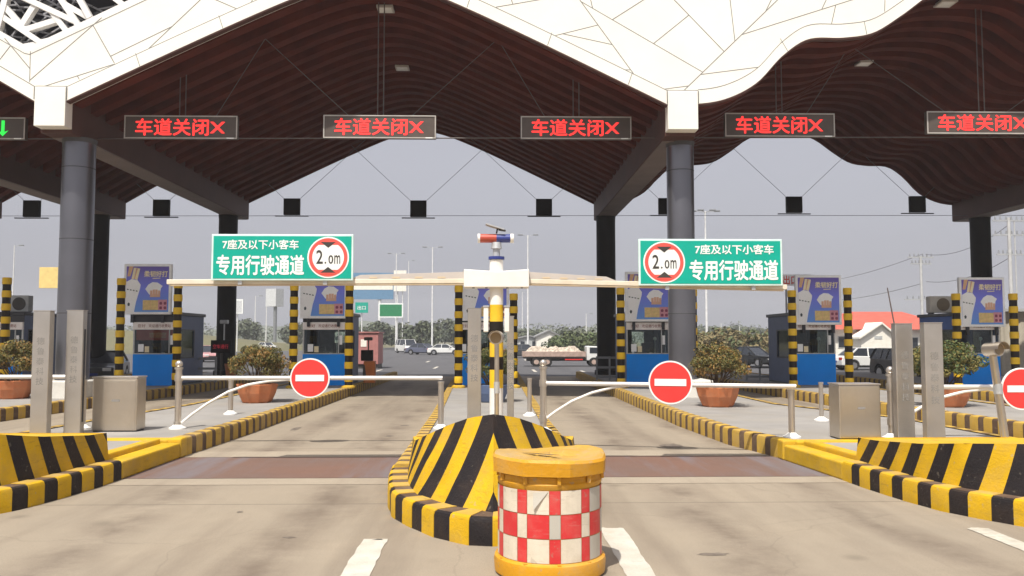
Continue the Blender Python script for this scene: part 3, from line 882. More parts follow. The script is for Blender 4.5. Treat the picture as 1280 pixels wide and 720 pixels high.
# outer lanes
h3 = G(1115, 548, IZ)
gate(1115, h3, P(1115, 465, h3.y).z - IZ, P(1330, 483.5, h3.y), arc_pts([(1121, 527), (1135, 519), (1155, 507), (1180, 496), (1205, 489.5), (1235, 486), (1268, 485)], lambda x: h3.y), 'steel swing gate hinged behind two steel pillars at the far lane')
no_entry(P(1277, 486, h3.y - .07), .36, 'round red no entry sign cut by the picture edge behind the lamp post')
g3 = G(103, 536, IZ)
h4 = Vector((P(-225, 500, g3.y).x, g3.y, IZ))
gate(-225, h4, P(-225, 456, g3.y).z - IZ, P(106, 471, g3.y), arc_pts([(-220, 531), (-195, 512), (-160, 494), (-120, 480), (-70, 475), (-40, 474)], lambda x: g3.y), 'steel swing gate whose rail enters past the orange pot beside two pillars')
post('rest_post', 'short steel rest post tucked between the steel pillar and the cabinet', g3, P(103, 474, g3.y).z - IZ, False, group='steel posts by the gates')


# ------------------------------------------------------------------ engraved steel pillars, cabinets
def pillar(px, py_base, py_top, label, w=.29, d=.17, antenna=False, rot=0, slot=False, Yf=None):
    p = G(px, py_base, IZ) if Yf is None else Vector((P(px, 450, Yf).x, Yf, IZ))
    h = P(px, py_top, p.y).z - IZ
    t = thing('steel_pillar', label, 'pillar', p, rot, 'engraved steel pillars on the toll islands')
    b = MB(); b.box(-w / 2, w / 2, -d / 2, d / 2, 0, h); b.build('shaft', 'pillar_steel', t, bevel=.012)
    c = MB(); c.box(-w / 2 - .006, w / 2 + .006, -d / 2 - .006, d / 2 + .006, h, h + .012); c.build('top_plate', 'steel', t)
    if slot:
        s = MB(); s.box(w / 2 + .001, w / 2 + .004, -.03, .03, h * .1, h * .85); s.build('side_slot', 'booth_black', t)
    L = MB(); z = h - .46
    for ch in '德鲁泰科技':
        letter(L, ch, -.065, .065, z - .125, z, -d / 2 - .004, 0, bold=.006); z -= .175
    L.build('engraved_letters', 'etched', t, fix=False)
    if antenna:
        a = MB(); a.cyl((-.10, .05, h), (-.20, .05, h + .62), .014, .010, n=8); a.build('aerial', 'rod', t)


pillar(50, 546, 389, 'pale engraved steel pillar standing before the dark booth and bush', rot=.03)
pillar(92, 543, 388.5, 'engraved steel pillar with dark side slot next to the steel cabinet', rot=.03, slot=True)
pillar(593, 0, 386, 'engraved steel pillar on the middle island before the blue and white poster', w=.24, Yf=15.0)
pillar(638, 0, 396, 'narrow engraved steel pillar half hidden by the white barrier post', w=.12, Yf=15.0)
pillar(1131, 551, 405, 'engraved steel pillar with a leaning aerial in front of the white gable', rot=-.05, antenna=True)
pillar(1168, 557, 404, 'engraved steel pillar in front of the olive bush and bright blue booth side', rot=-.05)


def cabinet(px0, px1, py_base, py_top, d, label, rot=0):
    a = G(px0, py_base, IZ); b = P(px1, py_base, a.y); h = P(px0, py_top, a.y).z - IZ
    t = thing('steel_cabinet', label, 'cabinet', (a.x, a.y, IZ), rot, 'brushed steel control cabinets')
    w = b.x - a.x
    m = MB(); m.box(0, w, 0, d, .02, h); m.build('case', 'brushed_steel', t, bevel=.02)
    m = MB(); m.box(-.01, w + .01, -.012, d + .01, h, h + .025); m.build('lid', 'steel', t, bevel=.006)
    m = MB(); m.box(.03, w - .03, -.006, -.001, .06, h - .05); m.build('door', 'brushed_steel', t, bevel=.004)
    m = MB(); m.box(w * .44, w * .62, -.011, -.007, h * .56, h * .60); m.build('lock', 'etched', t)
    m = MB(); m.box(.02, w - .02, .02, d - .02, 0, .03); m.build('plinth', 'booth_black', t)


cabinet(114, 170, 540, 472.5, .42, 'brushed steel cabinet on the island beside the two paler pillars')
cabinet(1050, 1102, 550, 481.5, .45, 'brushed steel cabinet on the island in front of the dark blue booth')


def lamp_post(px, py_base, py_lamp, label, Yf=None, lean=.0, r_d=.10, r_p=.062, aim=(.25, -1, .05)):
    p = G(px, py_base, IZ) if Yf is None else Vector((P(px, 450, Yf).x, Yf, IZ))
    h = P(px, py_lamp, p.y).z - IZ
    t = thing('lamp_post', label, 'lamp post', p, 0, 'short posts with a round lamp head')
    m = MB(); m.cyl((0, 0, 0), (-lean, 0, h - r_d * .6), r_p, n=18); m.build('pole', 'brushed_steel', t, smooth=40)
    m = MB(); m.lathe([(.13, 0), (.13, .02), (.063, .05)], n=20); m.build('foot', 'pale_foot', t, smooth=40)
    hd = MB(); c = Vector((-lean, 0, h)); d = Vector(aim).normalized()
    n = 24; hd.cyl(c + d * .14, c - d * .12, r_d, n=n); hd.build('lamp_head', 'brushed_steel', t, smooth=40)
    l = MB(); l.cyl(c + d * .141, c + d * .145, r_d * .82, n=n); l.build('lens', 'ac_grill', t, smooth=40)
    v = MB()
    sd = d.cross(Vector((0, 0, 1))).normalized(); u = sd.cross(d); vs = []
    for k in range(13):
        a = pi * k / 12
        for q in (.10, .24): vs.append(c + d * q + sd * (cos(a) * r_d * 1.08) + u * (sin(a) * r_d * 1.08))
    v.add(vs, [(2 * k, 2 * k + 1, 2 * k + 3, 2 * k + 2) for k in range(12)]); v.build('visor', 'brushed_steel', t, smooth=40)
    j = MB(); j.cyl((-lean * .55, 0, h * .55 - .05), (-lean * .6, 0, h * .55 + .12), r_p + .008, n=18); j.build('collar', 'galv', t, smooth=40)


lamp_post(1257, 552, 437, 'leaning steel post with a round lamp head in front of the corrugated shed', lean=.17, r_d=.115)
lamp_post(621, 0, 422, 'steel post with a round lamp head in front of the banded barrier post', Yf=12.55, r_p=.036, aim=(-.12, -1, -.02))


# ------------------------------------------------------------------ canopy
CX = [-24.9, -18.8, -12.7, 5.5, 23.8, 42.0]
ZS = 8.84
WAVE = [(0, 12.5), (1.0, 12.42), (1.64, 12.16), (2.4, 11.56), (3.2, 11.02), (4.0, 10.86), (5.0, 10.80), (5.7, 10.3), (6.4, 9.50), (7.2, 9.03), (8.0, 8.86), (9.2, 8.84)]


def wave(d):
    for i in range(len(WAVE) - 1):
        if d <= WAVE[i + 1][0]:
            p0 = WAVE[max(i - 1, 0)]; p1 = WAVE[i]; p2 = WAVE[i + 1]; p3 = WAVE[min(i + 2, len(WAVE) - 1)]
            t = (d - p1[0]) / (p2[0] - p1[0])
            m1 = (p2[1] - p0[1]) / max(p2[0] - p0[0], 1e-6) * (p2[0] - p1[0]); m2 = (p3[1] - p1[1]) / max(p3[0] - p1[0], 1e-6) * (p2[0] - p1[0])
            if i == 0: m1 = 0
            return (2 * t ** 3 - 3 * t ** 2 + 1) * p1[1] + (t ** 3 - 2 * t ** 2 + t) * m1 + (-2 * t ** 3 + 3 * t ** 2) * p2[1] + (t ** 3 - t ** 2) * m2
    return ZS


BW = .45


def zlow(x):
    for i in range(len(CX) - 1):
        a, b = CX[i], CX[i + 1]
        if a <= x <= b:
            c = (a + b) / 2; d = abs(x - c); hw = (b - a) / 2 - BW
            if d >= hw: return ZS
            if b - a < 10: return ZS + .60 * (hw - sqrt(d * d + .2))  + .0
            if i in (3,): return wave(d * 8.0 / hw if d * 8.0 / hw < 9 else 9)
            return ZS + .5 * (hw - sqrt(d * d + 1.96)) + .05
    return ZS


Y0, Y1 = 24.0, 42.0
FX0, FX1 = -24.9, 34.0
TOP = 15.6
TIP = (P(35, 64, Y0).x, P(35, 64, Y0).z)


def zopen(x):
    d = x - TIP[0]
    return TIP[1] + (.5 * d if d > 0 else -.57 * d)


canopy = thing('toll_canopy', 'huge canopy with white cracked pattern front edge and brown ribbed underside', 'canopy')
fa = MB(); xs = []
x = FX0
while x < FX1: xs.append(x); x += .15
for c in CX:
    for q in (c - BW, c + BW): xs.append(q)
xs = sorted(set(round(v, 4) for v in xs if FX0 <= v <= FX1))
for a, b in zip(xs, xs[1:]):
    za, zb = zlow(a + 1e-5), zlow(b - 1e-5)
    ta, tb = TOP, TOP
    oa, ob = zopen(a), zopen(b)
    seg = [(za, zb, min(ta, oa), min(tb, ob))]
    for (l0, l1, h0, h1_) in seg:
        fa.add([(a, Y0, l0), (b, Y0, l1), (b, Y0, h1_), (a, Y0, h0), (a, Y0 + .3, l0), (b, Y0 + .3, l1), (b, Y0 + .3, h1_), (a, Y0 + .3, h0)],
               [(0, 1, 2, 3), (4, 7, 6, 5), (0, 4, 5, 1), (3, 2, 6, 7)])
fa.build('fascia', 'fascia_white', canopy, fix=False)
# lower trim band, slightly proud
tr = MB(); dl = MB()
for a, b in zip(xs, xs[1:]):
    if any(abs((a + b) / 2 - c) < BW for c in CX):
        if tr.v:
            tr.build('edge_trim', 'fascia_white', canopy, fix=False); dl.build('drip_edge', 'beam_brown', canopy, fix=False); tr = MB(); dl = MB()
        continue
    za, zb = zlow(a + 1e-5), zlow(b - 1e-5)
    tr.add([(a, Y0 - .03, za - .01), (b, Y0 - .03, zb - .01), (b, Y0 - .03, zb + .38), (a, Y0 - .03, za + .38), (a, Y0 + .31, za - .01), (b, Y0 + .31, zb - .01), (a, Y0, za + .38), (b, Y0, zb + .38)],
           [(0, 1, 2, 3), (0, 4, 5, 1), (3, 2, 7, 6)])
    dl.add([(a, Y0 - .02, za - .055), (b, Y0 - .02, zb - .055), (b, Y0 - .02, zb - .012), (a, Y0 - .02, za - .012), (a, Y0 + .2, za - .055), (b, Y0 + .2, zb - .055)], [(0, 1, 2, 3), (0, 4, 5, 1)])
tr.build('edge_trim', 'fascia_white', canopy, fix=False); dl.build('drip_edge', 'beam_brown', canopy, fix=False)


# cracked-ice joint pattern: recursive random chords
def cracked(x0, x1, z0, z1, area, rng):
    segs = []
    def split(poly, depth):
        A = abs(sum(poly[i][0] * poly[(i + 1) % len(poly)][1] - poly[(i + 1) % len(poly)][0] * poly[i][1] for i in range(len(poly)))) / 2
        if A < area * rng.uniform(.6, 1.7) or depth > 14: return
        ls = [(Vector(poly[(i + 1) % len(poly)]) - Vector(poly[i])).length for i in range(len(poly))]
        i = max(range(len(poly)), key=lambda k: ls[k] * rng.uniform(.8, 1.2))
        cand = [k for k in range(len(poly)) if k != i and ls[k] > .25 * max(ls)]
        if not cand: return
        far_ = [k for k in cand if (k - i) % len(poly) not in (1, len(poly) - 1)]
        j = rng.choice(far_ if far_ and rng.random() < .72 else cand)
        p = Vector(poly[i]).lerp(Vector(poly[(i + 1) % len(poly)]), rng.uniform(.3, .7)); q = Vector(poly[j]).lerp(Vector(poly[(j + 1) % len(poly)]), rng.uniform(.25, .75))
        segs.append((p, q))
        A_, B_ = [tuple(p)], [tuple(q)]
        k = (i + 1) % len(poly)
        while True:
            A_.append(poly[k])
            if k == j: break
            k = (k + 1) % len(poly)
        A_.append(tuple(q))
        k = (j + 1) % len(poly)
        while True:
            B_.append(poly[k])
            if k == i: break
            k = (k + 1) % len(poly)
        B_.append(tuple(p))
        split(A_, depth + 1); split(B_, depth + 1)
    split([(x0, z0), (x1, z0), (x1, z1), (x0, z1)], 0)
    return segs


def strips(mb, segs, inside, w, y0, y1, mi=0, step=.06):
    for si, (p, q) in enumerate(segs):
        dy = (si % 23) * (.0035 if y1 - y0 > .04 else .00012)
        L = (q - p).length; n = max(2, int(L / step)); run = None
        for i in range(n + 1):
            c = p.lerp(q, i / n); ok = inside(c.x, c.y)
            if ok and run is None: run = c
            if run is not None and (not ok or i == n):
                e = p.lerp(q, (i - 1) / n) if not ok else c
                if (e - run).length > .05:
                    d = (e - run).normalized(); nn = Vector((-d.y, d.x)) * (w / 2)
                    pts = [run - nn, e - nn, e + nn, run + nn]
                    vs = [(v.x, y0 + dy, v.y) for v in pts] + [(v.x, y1 + dy, v.y) for v in pts]
                    mb.add(vs, [(0, 1, 2, 3), (4, 7, 6, 5), (0, 4, 5, 1), (1, 5, 6, 2), (2, 6, 7, 3), (3, 7, 4, 0)], mi)
                run = None


rng = random.Random(21)
segs = cracked(FX0 - 1, FX1 + 1, 8.4, TOP + .5, 3.3, rng)
jm = MB()
strips(jm, segs, lambda x, z: FX0 < x < FX1 and z > zlow(x) + .39 and z < min(TOP, zopen(x)) - .01, .024, Y0 - .004, Y0 + .01)
# joint above the trim and border joint of the openings
for a, b in zip(xs, xs[1:]):
    m_ = (a + b) / 2
    za, zb = zlow(a + 1e-5) + .39, zlow(b - 1e-5) + .39
    jm.add([(a, Y0 - .005, za), (b, Y0 - .005, zb), (b, Y0 - .005, zb + .03), (a, Y0 - .005, za + .03)], [(0, 1, 2, 3)])
    if zopen(a) < TOP and zopen(b) < TOP:
        o = .02
        za, zb = zopen(a) - .13, zopen(b) - .13
        jm.add([(a, Y0 - .005, za), (b, Y0 - .005, zb), (b, Y0 - .005, zb + .022), (a, Y0 - .005, za + .022)], [(0, 1, 2, 3)])
# short cross joints in the trim
x = FX0 + .6
while x < FX1:
    if all(abs(x - c) > .8 for c in CX):
        z = zlow(x); sl = (zlow(x + .05) - zlow(x - .05)) / .1
        jm.add([(x, Y0 - .034, z), (x + .02, Y0 - .034, z), (x + .02 - .38 * sl * .7, Y0 - .034, z + .38), (x - .38 * sl * .7, Y0 - .034, z + .38)], [(0, 1, 2, 3)])
    x += 2.35
jm.build('panel_joints', 'joint_grey', canopy, fix=False)
# lattice in the opening, two layers
ins = lambda x, z: z > zopen(x) + .0 and z < TOP and x > FX0
lt = MB(); rng = random.Random(4)
strips(lt, cracked(TIP[0] - 8, TIP[0] + 8, TIP[1] - .3, TOP + .3, 1.05, rng), ins, .16, Y0 + .02, Y0 + .20)
for a, b in zip(xs, xs[1:]):
    if zopen(a) < TOP:
        lt.add([(a, Y0 + .01, zopen(a) - .01), (b, Y0 + .01, zopen(b) - .01), (b, Y0 + .01, zopen(b) + .13), (a, Y0 + .01, zopen(a) + .13)], [(0, 1, 2, 3)])
lt.build('lattice', 'lattice_white', canopy, fix=False)
l2 = MB(); strips(l2, cracked(TIP[0] - 8, TIP[0] + 8, TIP[1] - .6, TOP + .3, .12, rng), lambda x, z: z > zopen(x) - .3 and z < TOP, .045, Y0 + .55, Y0 + .62, step=.1)
l2.build('inner_lattice', 'lattice_grey', canopy, fix=False)
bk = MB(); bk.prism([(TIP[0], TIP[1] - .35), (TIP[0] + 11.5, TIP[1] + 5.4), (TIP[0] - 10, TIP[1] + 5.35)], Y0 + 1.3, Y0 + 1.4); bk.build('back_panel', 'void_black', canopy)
# soffit shell and ribs
sf = MB(); rb = MB()
for i in range(len(CX) - 1):
    a0, b0 = CX[i] + BW, CX[i + 1] - BW
    n = max(10, int((b0 - a0) / .28)); pts = []
    for k in range(n + 1):
        x = a0 + (b0 - a0) * k / n; pts.append((x, zlow(min(max(x, a0 + 1e-4), b0 - 1e-4))))
    vs = []
    for x, z in pts: vs += [(x, Y0 + .3, z + .50), (x, Y1, z + .50), (x, Y0 + .3, z + .85), (x, Y1, z + .85)]
    fs = []
    for k in range(n):
        p = 4 * k; q = p + 4
        fs += [(p, p + 1, q + 1, q), (p + 2, q + 2, q + 3, p + 3), (p + 1, p + 3, q + 3, q + 1)]
    sf.add(vs, fs)
    y = Y0 + .45
    while y < Y1 - .05:
        y2 = min(y + .42, Y1)
        vs = []
        for x, z in pts: vs += [(x, y, z), (x, y2, z), (x, y, z + .5), (x, y2, z + .5)]
        fs = []
        for k in range(n):
            p = 4 * k; q = p + 4
            fs += [(p, q, q + 2, p + 2), (p, p + 1, q + 1, q), (p + 1, p + 3, q + 3, q + 1)]
        rb.add(vs, fs); y += .98
    # rim at the back edge
    vs = []
    for x, z in pts: vs += [(x, Y1 - .1, z - .03), (x, Y1 + .05, z - .03), (x, Y1 - .1, z + .86), (x, Y1 + .05, z + .86)]
    rb.add(vs, fs)
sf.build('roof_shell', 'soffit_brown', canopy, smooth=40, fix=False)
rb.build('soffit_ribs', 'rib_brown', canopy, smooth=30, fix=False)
for c in CX:
    bm_ = MB(); bm_.box(c - BW, c + BW, Y0 + .35, Y1, 7.98, 9.4, 0); bm_.box(c - BW + .04, c + BW - .04, Y0 + .95, Y1 - .04, 7.955, 7.98, 1)
    bm_.build('valley_beam', ['beam_brown', 'beam_grey'], canopy)
    if FX0 < c < FX1:
        cp = MB(); cp.box(c - .44, c + .44, Y0 - .06, Y0 + .9, 8.08, 9.22); cp.build('column_cap', 'fascia_white', canopy, bevel=.015)
        cj = MB()
        for s in (-.46, .455): cj.box(c + s - .008, c + s + .012, Y0 - .055, Y0, 8.86, 9.22)
        cj.build('cap_joint', 'joint_grey', canopy)

# ceiling downlights
for i, (px, py) in enumerate(((482, 10), (503, 84), (1182, 3), (1080, 78))):
    # find where the ray meets the soffit
    Y = Y0 + .3
    while Y < Y1 and P(px, py, Y).z < zlow(P(px, py, Y).x) - .02: Y += .05
    p = P(px, py, Y)
    t = thing('ceiling_light', ['flat ceiling light by the front edge above the middle red display', 'flat ceiling light deep under the gabled roof bay',
                                'flat ceiling light near the front of the wavy roof bay', 'flat ceiling light deep under the wavy roof bay'][i], 'light', (p.x, p.y, p.z - .04), 0, 'flat lights under the canopy')
    m = MB(); m.box(-.26, .26, -.26, .26, -.03, .05); m.build('housing', 'led_rim', t, bevel=.01)
    m = MB(); m.box(-.20, .20, -.20, .20, -.036, -.031); m.build('diffuser', 'lamp_glass', t)

# columns
def column(X, Y, r, dark, label):
    t = thing('canopy_column', label, 'column', (X, Y, 0), 0, 'round columns carrying the canopy')
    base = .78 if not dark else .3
    m = MB(); m.cyl((0, 0, base), (0, 0, 8.0), r, n=48); m.build('shaft', 'column_shaded' if dark else 'column_grey', t, smooth=40)
    if not dark:
        for z in (2.75, 4.95, 7.1):
            s = MB(); s.cyl((0, 0, z), (0, 0, z + .03), r + .004, n=48); s.build('seam', 'column_seam', t, smooth=40)
        c = MB(); c.lathe([(r + .005, 7.86), (r + .03, 8.0)], n=48); c.build('collar', 'column_seam', t, smooth=40)
        p = MB(); p.box(-.74, .74, -.74, .74, 0, .80); p.build('plinth', 'plinth', t, bevel=.04)
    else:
        c = MB(); c.lathe([(r + .005, 7.8), (r + .02, 7.98)], n=40); c.build('collar', 'column_shaded', t, smooth=40)
        p = MB(); p.lathe([(r + .12, 0), (r + .12, .5), (r, .56)], n=40); p.build('plinth', 'column_shaded', t, smooth=40)


column(P(92.5, 400, 25.3).x, 25.3, .46, False, 'thick grey column rising behind the two pillars beside the steel cabinet')
column(P(852.5, 400, 25.3).x, 25.3, .41, False, 'thick grey column standing behind the green sign and no entry disc')
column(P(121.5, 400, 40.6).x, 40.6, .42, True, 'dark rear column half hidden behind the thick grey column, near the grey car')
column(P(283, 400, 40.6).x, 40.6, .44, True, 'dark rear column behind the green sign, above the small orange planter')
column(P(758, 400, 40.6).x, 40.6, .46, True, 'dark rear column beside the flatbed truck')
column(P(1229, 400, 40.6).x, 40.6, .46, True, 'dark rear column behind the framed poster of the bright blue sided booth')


# ------------------------------------------------------------------ hanging LED signs
LY = 25.7


def led(px0, px1, py0, py1, txt, label, stays, arrow=False):
    a = P(px0, py1, LY); b = P(px1, py0, LY); W = b.x - a.x; H = b.z - a.z
    t = thing('lane_display', label, 'display', (a.x, LY, a.z), 0, 'lane displays hung below the canopy')
    m = MB(); m.box(0, W, 0, .16, 0, H); m.build('case', 'led_case', t, bevel=.01)
    r = MB(); e = .035
    r.box(0, W, -.02, 0, 0, e); r.box(0, W, -.02, 0, H - e, H); r.box(0, e, -.02, 0, e, H - e); r.box(W - e, W, -.02, 0, e, H - e); r.build('rim', 'led_rim', t)
    p = MB(); p.box(W - .32, W - .1, -.022, -.02, .0, .035); p.build('maker_plate', 'sign_white', t)
    g = MB()
    if arrow:
        cx = W * .80; g.box(cx - .05, cx + .05, -.012, -.006, H * .30, H * .86); g.prism([(cx - .17, H * .40), (cx, H * .14), (cx + .17, H * .40), (cx, H * .30)], -.012, -.006)
        g.build('arrow', 'led_green', t)
    else:
        letter(g, txt, W * .10, W * .745, H * .14, H * .86, -.008, 0, bold=.016)
        cx = W * .825; cz = H * .49; s = H * .25
        for q in (-1, 1): g.bar((cx - s, -.008, cz - q * s), (cx + s, -.008, cz + q * s), .012, .09, 0, (0, 1, 0)) if False else g.add(
            [(cx - s - .05, -.0085 - q * .0006, cz - q * s), (cx - s + .05, -.0085 - q * .0006, cz - q * s), (cx + s + .05, -.0085 - q * .0006, cz + q * s), (cx + s - .05, -.0085 - q * .0006, cz + q * s)], [(0, 1, 2, 3)])
        g.build('red_lettering', 'led_red', t, fix=False)
    # hangers
    hg = MB()
    for dx in (-.08, .10):
        X = a.x + W / 2 + dx; hg.cyl((W / 2 + dx, .08, H), (W / 2 + dx, .08, zlow(X) - a.z + .3), .018, n=8)
    hg.build('hanger', 'rod', t)
    for (sx, dirx) in stays:
        s0 = Vector((W * sx, .08, H)); L_ = .2
        while L_ < 6 and a.z + s0.z + L_ * .72 < zlow(a.x + s0.x + dirx * L_ * .78) + .2: L_ += .1
        s = MB(); s.cyl(s0, s0 + Vector((dirx * L_ * .78, 0, L_ * .72)), .012, n=8); s.build('stay', 'rod', t)


T = '车道关闭'
led(-108, 32, 147, 173.5, '', 'dark lane display with a green arrow, cut by the picture edge', [], True)
led(155, 297, 145, 173, T, 'red lettered lane display hanging nearest the thick grey column by the two pillars', [(.8, .55)])
led(404, 545, 144.5, 172.5, T, 'red lettered lane display hanging under the gable peak by two long rods', [(.22, -1), (.78, 1)])
led(651, 789, 146, 173.5, T, 'red lettered lane display hanging above the red and blue light bar', [(.22, -.55)])
led(906.5, 1043, 142, 170.5, T, 'red lettered lane display hanging at the low end of the wavy roof bay', [(.75, .6)])
led(1159, 1299, 140, 167, T, 'red lettered lane display on long rods under the wavy roof, cut by the edge', [(.18, -1.3), (.72, 1.3)])
cb = MB(); cb.cyl((P(-140, 173, LY).x, LY + .2, P(226, 173, LY).z - .02), (P(1400, 166, LY).x, LY + .2, P(1160, 168, LY).z), .02, n=8)
tag(cb.build('suspension_cable', 'rod'), 'thin cable running below the row of red lane displays', 'cable')

# black boxes hung at the rear edge
for i, (px, py, lb) in enumerate(((40, 261, 'black signal box hanging left of the thick grey column'), (202, 260, 'black signal box hanging between the thick grey column and the green sign'),
                                  (365, 258.5, 'black signal box hanging above the green sign with leading words'), (523, 261, 'black signal box hanging right under the gable peak'),
                                  (680, 259, 'black signal box hanging beside the light bar pole top'), (833, 258, 'black signal box mostly hidden by the thick grey column'),
                                  (992.5, 256, 'black signal box hanging under the middle of the wavy arch'), (1146.5, 255.5, 'black signal box hanging near the low end of the wavy arch'))):
    p = P(px, py, 40.5)
    t = thing('signal_box', lb, 'signal box', p, 0, 'black boxes hung under the rear canopy edge')
    m = MB(); m.box(-.39, .39, -.10, .10, -.40, .40); m.build('case', 'black_box', t, bevel=.02)
    m = MB(); m.box(-.8, .8, -.05, .05, -.47, -.43); m.build('foot_bar', 'black_box', t)
    for s in (-1, 1):
        L_ = .2
        while L_ < 8 and p.z + .4 + L_ * .7 < zlow(p.x + s * (.38 + L_ * .75)) + .1: L_ += .1
        w = MB(); w.cyl((s * .38, 0, .39), (s * (.38 + L_ * .75), 0, .39 + L_ * .7), .010, n=6); w.build('stay', 'wire', t)
cb = MB(); cb.cyl((P(-100, 271, 40.6).x, 40.6, P(523, 272, 40.6).z), (P(1500, 266, 40.6).x, 40.6, P(1146, 268, 40.6).z), .012, n=6)
tag(cb.build('suspension_cable', 'wire'), 'thin cable running below the row of black signal boxes', 'cable')


# ------------------------------------------------------------------ toll booths, posters, striped poles
BY = 31.2


def make_booth(label, loc, side='booth_side', banner=False, mirror=False, w=1.6):
    t = thing('toll_booth', label, 'toll booth', loc, 0, 'toll booths on the islands')
    h = w / 2; D = 2.8
    m = MB(); m.box(-h, h, 0, .06, 0, 1.15); m.build('front_panel', 'booth_blue', t, bevel=.01)
    m = MB(); m.box(-h + .005, h - .005, .06, D, 0, .06); m.build('floor', 'booth_in', t)
    for s in (-1, 1):
        x0, x1 = (-h, -h + .06) if s < 0 else (h - .06, h)
        m = MB(); m.box(x0, x1, .06, D, .06, 1.0); m.box(x0, x1, .06, D, 2.05, 2.58); m.box(x0, x1, .06, .35, 1.0, 2.05); m.box(x0, x1, 1.75, D, 1.0, 2.05)
        wl = m.build('side_wall', side, t)
        f = MB(); xo = x0 - .012 if s < 0 else x1 - .006
        f.box(xo, xo + .018, .33, 1.77, .98, 1.02); f.box(xo, xo + .018, .33, 1.77, 2.03, 2.07); f.box(xo, xo + .018, .33, .37, 1.02, 2.03); f.box(xo, xo + .018, 1.73, 1.77, 1.02, 2.03)
        f.build('window_frame', 'booth_black', wl)
        gg = MB(); gg.box((x0 + x1) / 2 - .004, (x0 + x1) / 2 + .004, .35, 1.75, 1.0, 2.05); gg.build('pane', 'booth_glass', wl)
    m = MB(); m.box(-h + .06, h - .06, D - .06, D, .06, 1.1); m.box(-h + .06, h - .06, D - .06, D, 2.0, 2.58); m.box(-h + .06, -.15, D - .06, D, 1.1, 2.0); m.box(h - .45, h - .06, D - .06, D, 1.1, 2.0)
    m.build('back_wall', 'booth_in', t)
    m = MB(); m.box(-h - .06, h + .06, -.05, D + .08, 2.58, 2.70); m.build('roof', 'booth_black', t, bevel=.015)
    m = MB(); m.box(-h, h, -.02, .06, 2.33, 2.575); m.build('header', 'booth_black', t)
    m = MB(); m.box(-h, h, -.05, .06, 2.05, 2.325); ns = m.build('name_strip', 'booth_strip', t, bevel=.008)
    L = MB(); letter(L, '您好', -h * .78, -h * .42, 2.13, 2.25, -.055, 0, .01); letter(L, '欢迎通行收费站', -h * .28, h * .72, 2.13, 2.25, -.055, 0, .01); L.build('strip_letters', 'booth_letters', ns, fix=False)
    f = MB(); f.box(-h, -h + .05, .0, .06, 1.15, 2.05); f.box(h - .05, h, .0, .06, 1.15, 2.05); f.box(h * .62, h * .66, .0, .05, 1.15, 2.05); f.box(-h + .05, h - .05, 0, .05, 1.15, 1.185)
    wf = f.build('front_window_frame', 'booth_frame', t)
    gg = MB(); gg.box(-h + .05, h - .05, .025, .032, 1.185, 2.05); gg.build('front_pane', 'booth_glass', wf)
    for q, (nx_, nz_, nw_, nh_) in enumerate(((-.62, 1.24, .20, .28), (-.38, 1.22, .16, .22), (h * .68, 1.5, .10, .34))):
        i = MB(); i.box(nx_, nx_ + nw_, .018, .024, nz_, nz_ + nh_); i.build('notice', 'ad_white' if q != 1 else 'ad_cream', t)
    # things inside that move with the booth
    i = MB(); i.box(-h + .1, h - .1, .2, .7, 1.0, 1.05); i.build('counter', 'booth_in', t)
    i = MB(); i.box(-.45, -.05, .35, .40, 1.12, 1.42); i.box(-.28, -.22, .36, .42, 1.05, 1.12); i.build('monitor', 'monitor', t)
    i = MB(); i.lathe([(.20, .5), (.24, .55), (.24, .62)], (.25, 1.3), 16); i.box(.02, .48, 1.48, 1.56, .62, 1.55); i.build('chair', 'monitor', t)
    i = MB(); i.sphere((h * .45, .5, 1.72), .07, 12); i.cyl((h * .45, .5, 1.05), (h * .45, .5, 1.68), .012, n=6); i.build('desk_lamp', 'sign_white', t)
    i = MB(); i.box(.12, .22, .3, .4, 1.05, 1.2); i.box(.3, .5, .28, .42, 1.05, 1.13); i.build('desk_items', 'ad_white', t)
    if banner:
        bn = MB(); bn.box(-h + .08, h - .12, .07, .08, 1.66, 2.04); b = bn.build('banner', 'red_banner', t)
        L = MB(); letter(L, '欢迎您', -.25, .38, 1.74, 1.95, .066, 0, .01); L.build('banner_letters', 'ad_orange', b, fix=False)
    return t


